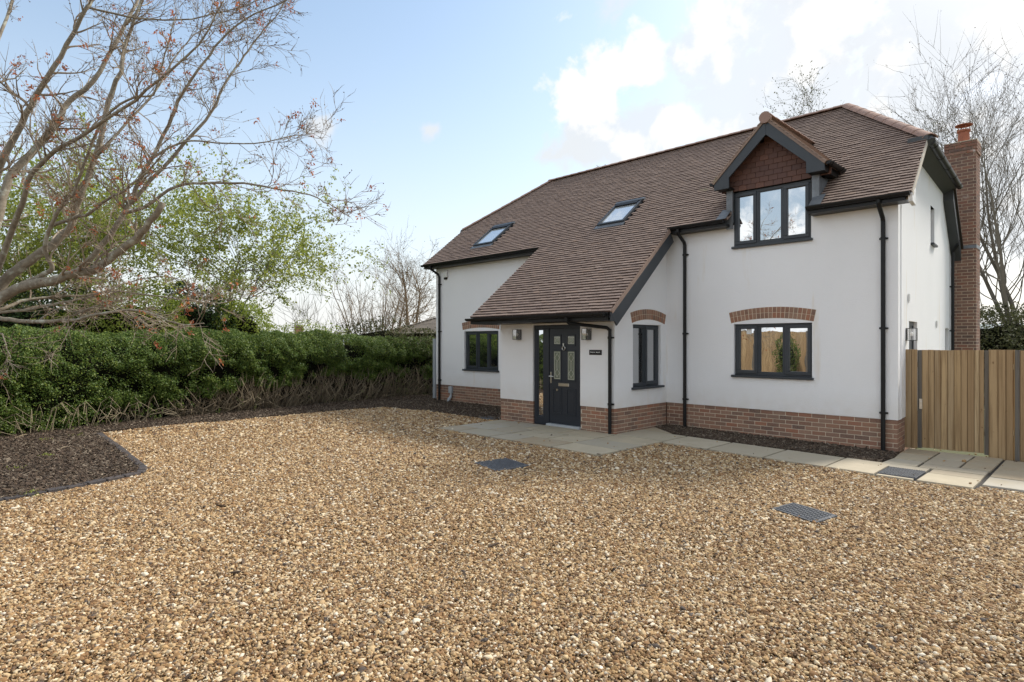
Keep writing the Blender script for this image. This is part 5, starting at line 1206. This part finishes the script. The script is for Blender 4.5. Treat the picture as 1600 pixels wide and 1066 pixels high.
def bush(name, label, px, D, z0, z1, w, dep, n, leafmat, leaf=.06, cat='shrub', group=None, seed=1, holes=.1):
    b = at(px, 600, D); b[2] = 0; t = thing(name, tuple(b), label, cat, group); g = np.random.default_rng(seed)
    d = g.normal(size=(n, 3)); d /= np.linalg.norm(d, axis=1)[:, None]
    nz_ = np.array([mnoise.noise(tuple(x * 2.2 + seed)) for x in d]) * .30 + np.array([mnoise.noise(tuple(x * 5.5 + seed)) for x in d]) * .16
    r_ = (1 + nz_ - np.abs(g.normal(0, .12, n)))[:, None]
    c = b + V3(0, 0, (z0 + z1) / 2) + (d[:, :1] * CR * w / 2 + d[:, 1:2] * CF * dep / 2 + d[:, 2:] * V3(0, 0, 1) * (z1 - z0) / 2) * r_
    k_ = g.uniform(-.5, .5, n) < nz_ * 2 + .5 - holes; c = c[k_ & (c[:, 2] > 0)]; V_, F_ = leaves(c, leaf, .3, (0, 0, 1), .6, g)
    cloud('crown', V_, F_, leafmat, t, g.uniform(0, .999, len(F_)), kind='stuff')
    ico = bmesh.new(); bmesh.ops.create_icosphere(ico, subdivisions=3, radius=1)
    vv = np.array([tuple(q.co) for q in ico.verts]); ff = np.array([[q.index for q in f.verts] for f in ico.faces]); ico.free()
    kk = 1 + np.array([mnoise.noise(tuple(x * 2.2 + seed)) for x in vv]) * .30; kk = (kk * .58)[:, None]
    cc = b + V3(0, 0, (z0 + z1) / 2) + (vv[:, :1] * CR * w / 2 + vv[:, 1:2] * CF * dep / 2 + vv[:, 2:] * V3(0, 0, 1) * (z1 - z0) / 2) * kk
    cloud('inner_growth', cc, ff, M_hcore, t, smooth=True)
    m = MB(); rg = random.Random(seed)
    for k in range(9):
        e = b + V3(0, 0, z0 + (z1 - z0) * rg.uniform(.5, .85)) + CR * w * rg.uniform(-.3, .3) + CF * dep * rg.uniform(-.25, .25); mid = (b + e) / 2 + V3(rg.gauss(0, .1), rg.gauss(0, .1), 0); m.tube([b - V3(0, 0, .1), mid, e], [.05, .035, .012], 5)
    m.build('stems', M_greybark, t); return t
# fresh green tree behind the hedge
wild_tree('young_beech', 'young tree in fresh green leaf rising behind the hedge', 348, 560, 18.0, 5.0, 5.6, 21, M_greybark, M_springleaf, .08, 23000, 1, 3, (.1, .2), r0=.10, nb=(8, 5, 4), start=.32, wig=.15, up=-.012, leafr=.06)
wild_tree('young_beech', 'bright green tree showing through the cherry branches', 150, 560, 17.5, 5.0, 5.4, 22, M_greybark, M_springleaf, .08, 24000, 1, 3, (0, 0), r0=.09, nb=(8, 5, 4), start=.25, wig=.15, up=-.01, leafr=.065)
wild_tree('young_beech', 'bright green tree at the far left behind the cherry trunk', 10, 560, 17.0, 4.8, 5.2, 23, M_greybark, M_springleaf, .085, 26000, 1, 3, (0, 0), r0=.09, nb=(8, 5, 4), start=.25, wig=.15, up=-.01, leafr=.065)
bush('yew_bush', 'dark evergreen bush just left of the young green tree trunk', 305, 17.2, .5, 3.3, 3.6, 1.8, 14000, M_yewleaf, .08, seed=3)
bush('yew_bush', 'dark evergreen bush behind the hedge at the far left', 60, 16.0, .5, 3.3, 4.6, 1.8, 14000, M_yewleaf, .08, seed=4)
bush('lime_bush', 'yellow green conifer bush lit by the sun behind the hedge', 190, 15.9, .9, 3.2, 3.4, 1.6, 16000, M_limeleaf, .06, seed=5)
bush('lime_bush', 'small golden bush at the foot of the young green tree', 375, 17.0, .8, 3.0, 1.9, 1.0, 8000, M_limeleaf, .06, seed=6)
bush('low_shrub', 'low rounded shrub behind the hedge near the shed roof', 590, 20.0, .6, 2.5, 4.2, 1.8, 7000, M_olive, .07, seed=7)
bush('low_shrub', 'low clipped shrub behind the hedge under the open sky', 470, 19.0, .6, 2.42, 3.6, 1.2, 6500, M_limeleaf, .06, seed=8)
# bare shrubs and trees beside the house
wild_tree('bare_shrub', 'upright tan bare shrub of many stems behind the hedge', 585, 560, 21.0, 4.2, 2.2, 31, M_tanbark, None, 0, 0, 14, 2, (0, 0), fan=.75, r0=.045, nb=(6, 5, 2), start=.2, wig=.07, up=.12, cat='shrub', step=.2)
wild_tree('bare_shrub', 'thin grey bare shrub left of the tan one', 545, 560, 21.0, 2.7, 2.6, 32, M_greybark, None, 0, 0, 9, 2, (0, 0), fan=.9, r0=.03, nb=(5, 4, 2), start=.2, wig=.09, up=.08, cat='shrub', step=.2)
wild_tree('bare_shrub', 'sparse bare shrub furthest left above the hedge', 500, 560, 21.0, 2.3, 2.0, 33, M_greybark, None, 0, 0, 7, 2, (0, 0), fan=.9, r0=.025, nb=(4, 3, 2), start=.2, wig=.09, up=.06, cat='shrub', step=.2)
wild_tree('bare_tree', 'twisted bare tree behind the shed roof at the house end', 648, 560, 27.0, 5.2, 4.2, 34, M_tanbark, M_olive, .05, 1500, 2, 3, (0, 0), fan=.25, r0=.16, nb=(7, 5, 4), start=.3, wig=.22, up=.04, leafr=.05)
# big bare trees beyond the gable
wild_tree('bare_tree', 'tall bare tree rising at the right edge beside the chimney', 1618, 560, 21.0, 9.4, 7.6, 41, M_greybark, M_bud, .05, 3500, 4, 3, (0, 0), fan=.62, r0=.115, nb=(10, 6, 4), start=.22, wig=.10, up=.07, leafr=.04)
wild_tree('bare_tree', 'bare tree showing its thin top over the half hip', 1400, 560, 26.0, 11.3, 5.0, 42, M_greybark, M_olive, .07, 2500, 1, 3, (0, 0), r0=.17, nb=(8, 5, 4), start=.35, wig=.12, up=.06)
wild_tree('bare_tree', 'bare tree top peeping over the ridge right of the dormer', 1262, 560, 26.0, 12.1, 4.6, 43, M_greybark, M_olive, .07, 3200, 1, 3, (0, 0), r0=.16, nb=(8, 5, 4), start=.45, wig=.14, up=.05)
wild_tree('bare_tree', 'faint bare treetop over the ridge left of the dormer', 1085, 560, 28.0, 11.0, 3.0, 44, M_greybark, M_olive, .07, 1500, 1, 3, (0, 0), r0=.14, nb=(7, 5, 3), start=.5, wig=.14, up=.05)
wild_tree('bare_tree', 'small bare treetop over the middle of the ridge', 972, 560, 28.0, 10.1, 2.4, 45, M_greybark, M_olive, .07, 1100, 1, 3, (0, 0), r0=.12, nb=(7, 5, 3), start=.5, wig=.14, up=.05)
bush('olive_bush', 'olive green bushes beyond the timber fence', 1575, 21.0, -.2, 3.05, 4.4, 2.4, 20000, M_olive, .08, seed=9)
bush('olive_bush', 'further olive bush beyond the fence at the right edge', 1690, 19.5, -.2, 3.2, 4.0, 2.4, 14000, M_olive, .08, seed=10)
bush('boundary_shrub', 'leafy shrub mirrored in the ground floor window', 800, 1.0, 0, 2.1, 1.3, 1.0, 5000, M_hedge, .06, seed=12).location = (-8.0, -16.3, 0)
bush('boundary_shrub', 'leafy shrub mirrored in the middle of the ground floor window', 800, 1.0, 0, 1.9, 1.1, 1.0, 4000, M_hedge, .06, seed=13).location = (-5.9, -16.3, 0)

# ---- neighbour's outbuilding -------------------------------------------
sc0 = at(690, 500, 23.0); sh = thing('shed', (sc0[0], sc0[1], 0), 'low outbuilding with a weathered shingle hip roof behind the hedge', 'shed')
ax_, ay_ = CR, CF; ez, rz_ = 2.08, 2.86; c0 = V3(sc0[0], sc0[1], 0) + CR * .3
hw, hd = 2.1, 2.0
cor = [c0 - ax_ * hw - ay_ * hd, c0 + ax_ * hw - ay_ * hd, c0 + ax_ * hw + ay_ * hd, c0 - ax_ * hw + ay_ * hd]
m = MB(); m.prism([c * 1.0 + V3(0, 0, 0) for c in [c0 - ax_ * (hw - .25) - ay_ * (hd - .25), c0 + ax_ * (hw - .25) - ay_ * (hd - .25), c0 + ax_ * (hw - .25) + ay_ * (hd - .25), c0 - ax_ * (hw - .25) + ay_ * (hd - .25)]], (0, 0, ez)); m.build('wall', mat('dark_boarding', (.05, .04, .035), .9), sh)
apex = c0 + V3(0, 0, rz_)
m = MB(); m.add([c + V3(0, 0, ez) for c in cor] + [apex], [(0, 1, 4), (1, 2, 4), (2, 3, 4), (3, 0, 4), (3, 2, 1, 0)]); rf_ = m.build('roof', M_shingle, sh)
for a, b in ((0, 1), (3, 0)):
    A_ = cor[b] - cor[a]; L = np.linalg.norm(A_); A_ = A_ / L; mid = (cor[a] + cor[b]) / 2 + V3(0, 0, ez); Wd = apex - mid; Ls = np.linalg.norm(Wd); Wd /= Ls; Nn = np.cross(A_, Wd); Nn = Nn if Nn[2] > 0 else -Nn
    m = MB(); w = 0; k = 0
    while w < Ls - .05:
        h = L / 2 * (1 - w / Ls); x = -h
        while x < h:
            x1 = min(x + .19 + random.uniform(-.04, .04), h); P = [mid + A_ * q + Wd * (w + e) + Nn * f for g0 in (0, .022) for q, e, f in ((x + .004, 0, .002 + g0), (x1 - .004, 0, .002 + g0), (x1 - .004, .2, -.02 + g0), (x + .004, .2, -.02 + g0))]; m.hexa(P, r=random.random() * .98 + .01); x = x1
        w += .13; k += 1
    o = m.build('shingles', M_shingle, rf_); o['kind'] = 'stuff'
m = MB(); m.box(0, 0, 0, 0, 0, 0) if False else None
hp = at(467, 506, 32); hch = thing('far_chimney', (hp[0], hp[1], 0), 'squat brown chimney of a distant roof above the hedge', 'chimney')
m = MB(); m.box(hp[0] - .17, hp[0] + .17, hp[1] - .17, hp[1] + .17, 0, 2.62); m.build('stack', M_brick, hch); m = MB(); m.box(hp[0] - .2, hp[0] + .2, hp[1] - .2, hp[1] + .2, 2.621, 2.69); m.build('cap', M_mortar, hch)
# distant downs, with the pale blue of haze painted into their colour
m = MB(); N_ = 90; vs_ = []
for i in range(N_ + 1):
    a = YAW + R(75) - R(150) * i / N_; d = V3(-math.sin(a), math.cos(a), 0); hh = 46 + 12 * math.sin(i * .31) + 7 * math.sin(i * .83 + 1)
    for rr_, zz in ((1500, -2), (1900, hh * .75), (2400, hh)): vs_.append(V3(CAM[0], CAM[1], 0) + d * rr_ + V3(0, 0, zz))
m.add(vs_, [(i * 3 + k, (i + 1) * 3 + k, (i + 1) * 3 + k + 1, i * 3 + k + 1) for i in range(N_) for k in (0, 1)])
tag(m.build('hills', mat('hazed_downland', (.30, .34, .36), 1, var=(.004, (.24, .29, .27), .2)), smooth=True), 'distant low hills on the skyline', 'hills', kind='structure')
# weeds and a few sticks in the left bed
for i, (x, y, n_) in enumerate(((72, 716, 40), (70, 690, 22), (122, 683, 18), (52, 776, 26), (35, 735, 14))):
    g_ = ground_at(x, y, .02); w_t = thing('weed', tuple(g_), ['bright green weed tuft in the middle of the mulch bed', 'faint weed near the hedge end of the mulch bed', 'little weed close to the bed corner', 'weed tuft by the near edging of the mulch bed', 'tiny weed at the left of the mulch bed'][i], 'weed', 'weeds in the mulch bed')
    C = g_ + RNG.normal(0, .06, (n_ * 3, 3)) * V3(1, 1, .25) + V3(0, 0, .03); V_, F_ = leaves(C, .04, .4, (0, 0, 1), .45); cloud('leaves', V_, F_, M_limeleaf, w_t, RNG.uniform(0, .999, len(F_)), kind='stuff')
for i, (x0, y0, x1, y1) in enumerate(((10, 690, 58, 676), (85, 705, 115, 698), (35, 716, 47, 714))):
    a, b = ground_at(x0, y0, .04), ground_at(x1, y1, .05); s_t = tag(MB().build('x', None), '', '') if False else None
    m = MB(); m.tube([a, (a + b) / 2 + V3(0, 0, .03), b], [.012, .01, .006], 6); o = m.build('fallen_stick', M_stem); tag(o, ['long pale stick lying along the hedge foot', 'thin stick lying across the mulch bed', 'short pale wood chip on the mulch'][i], 'stick', 'sticks on the mulch')
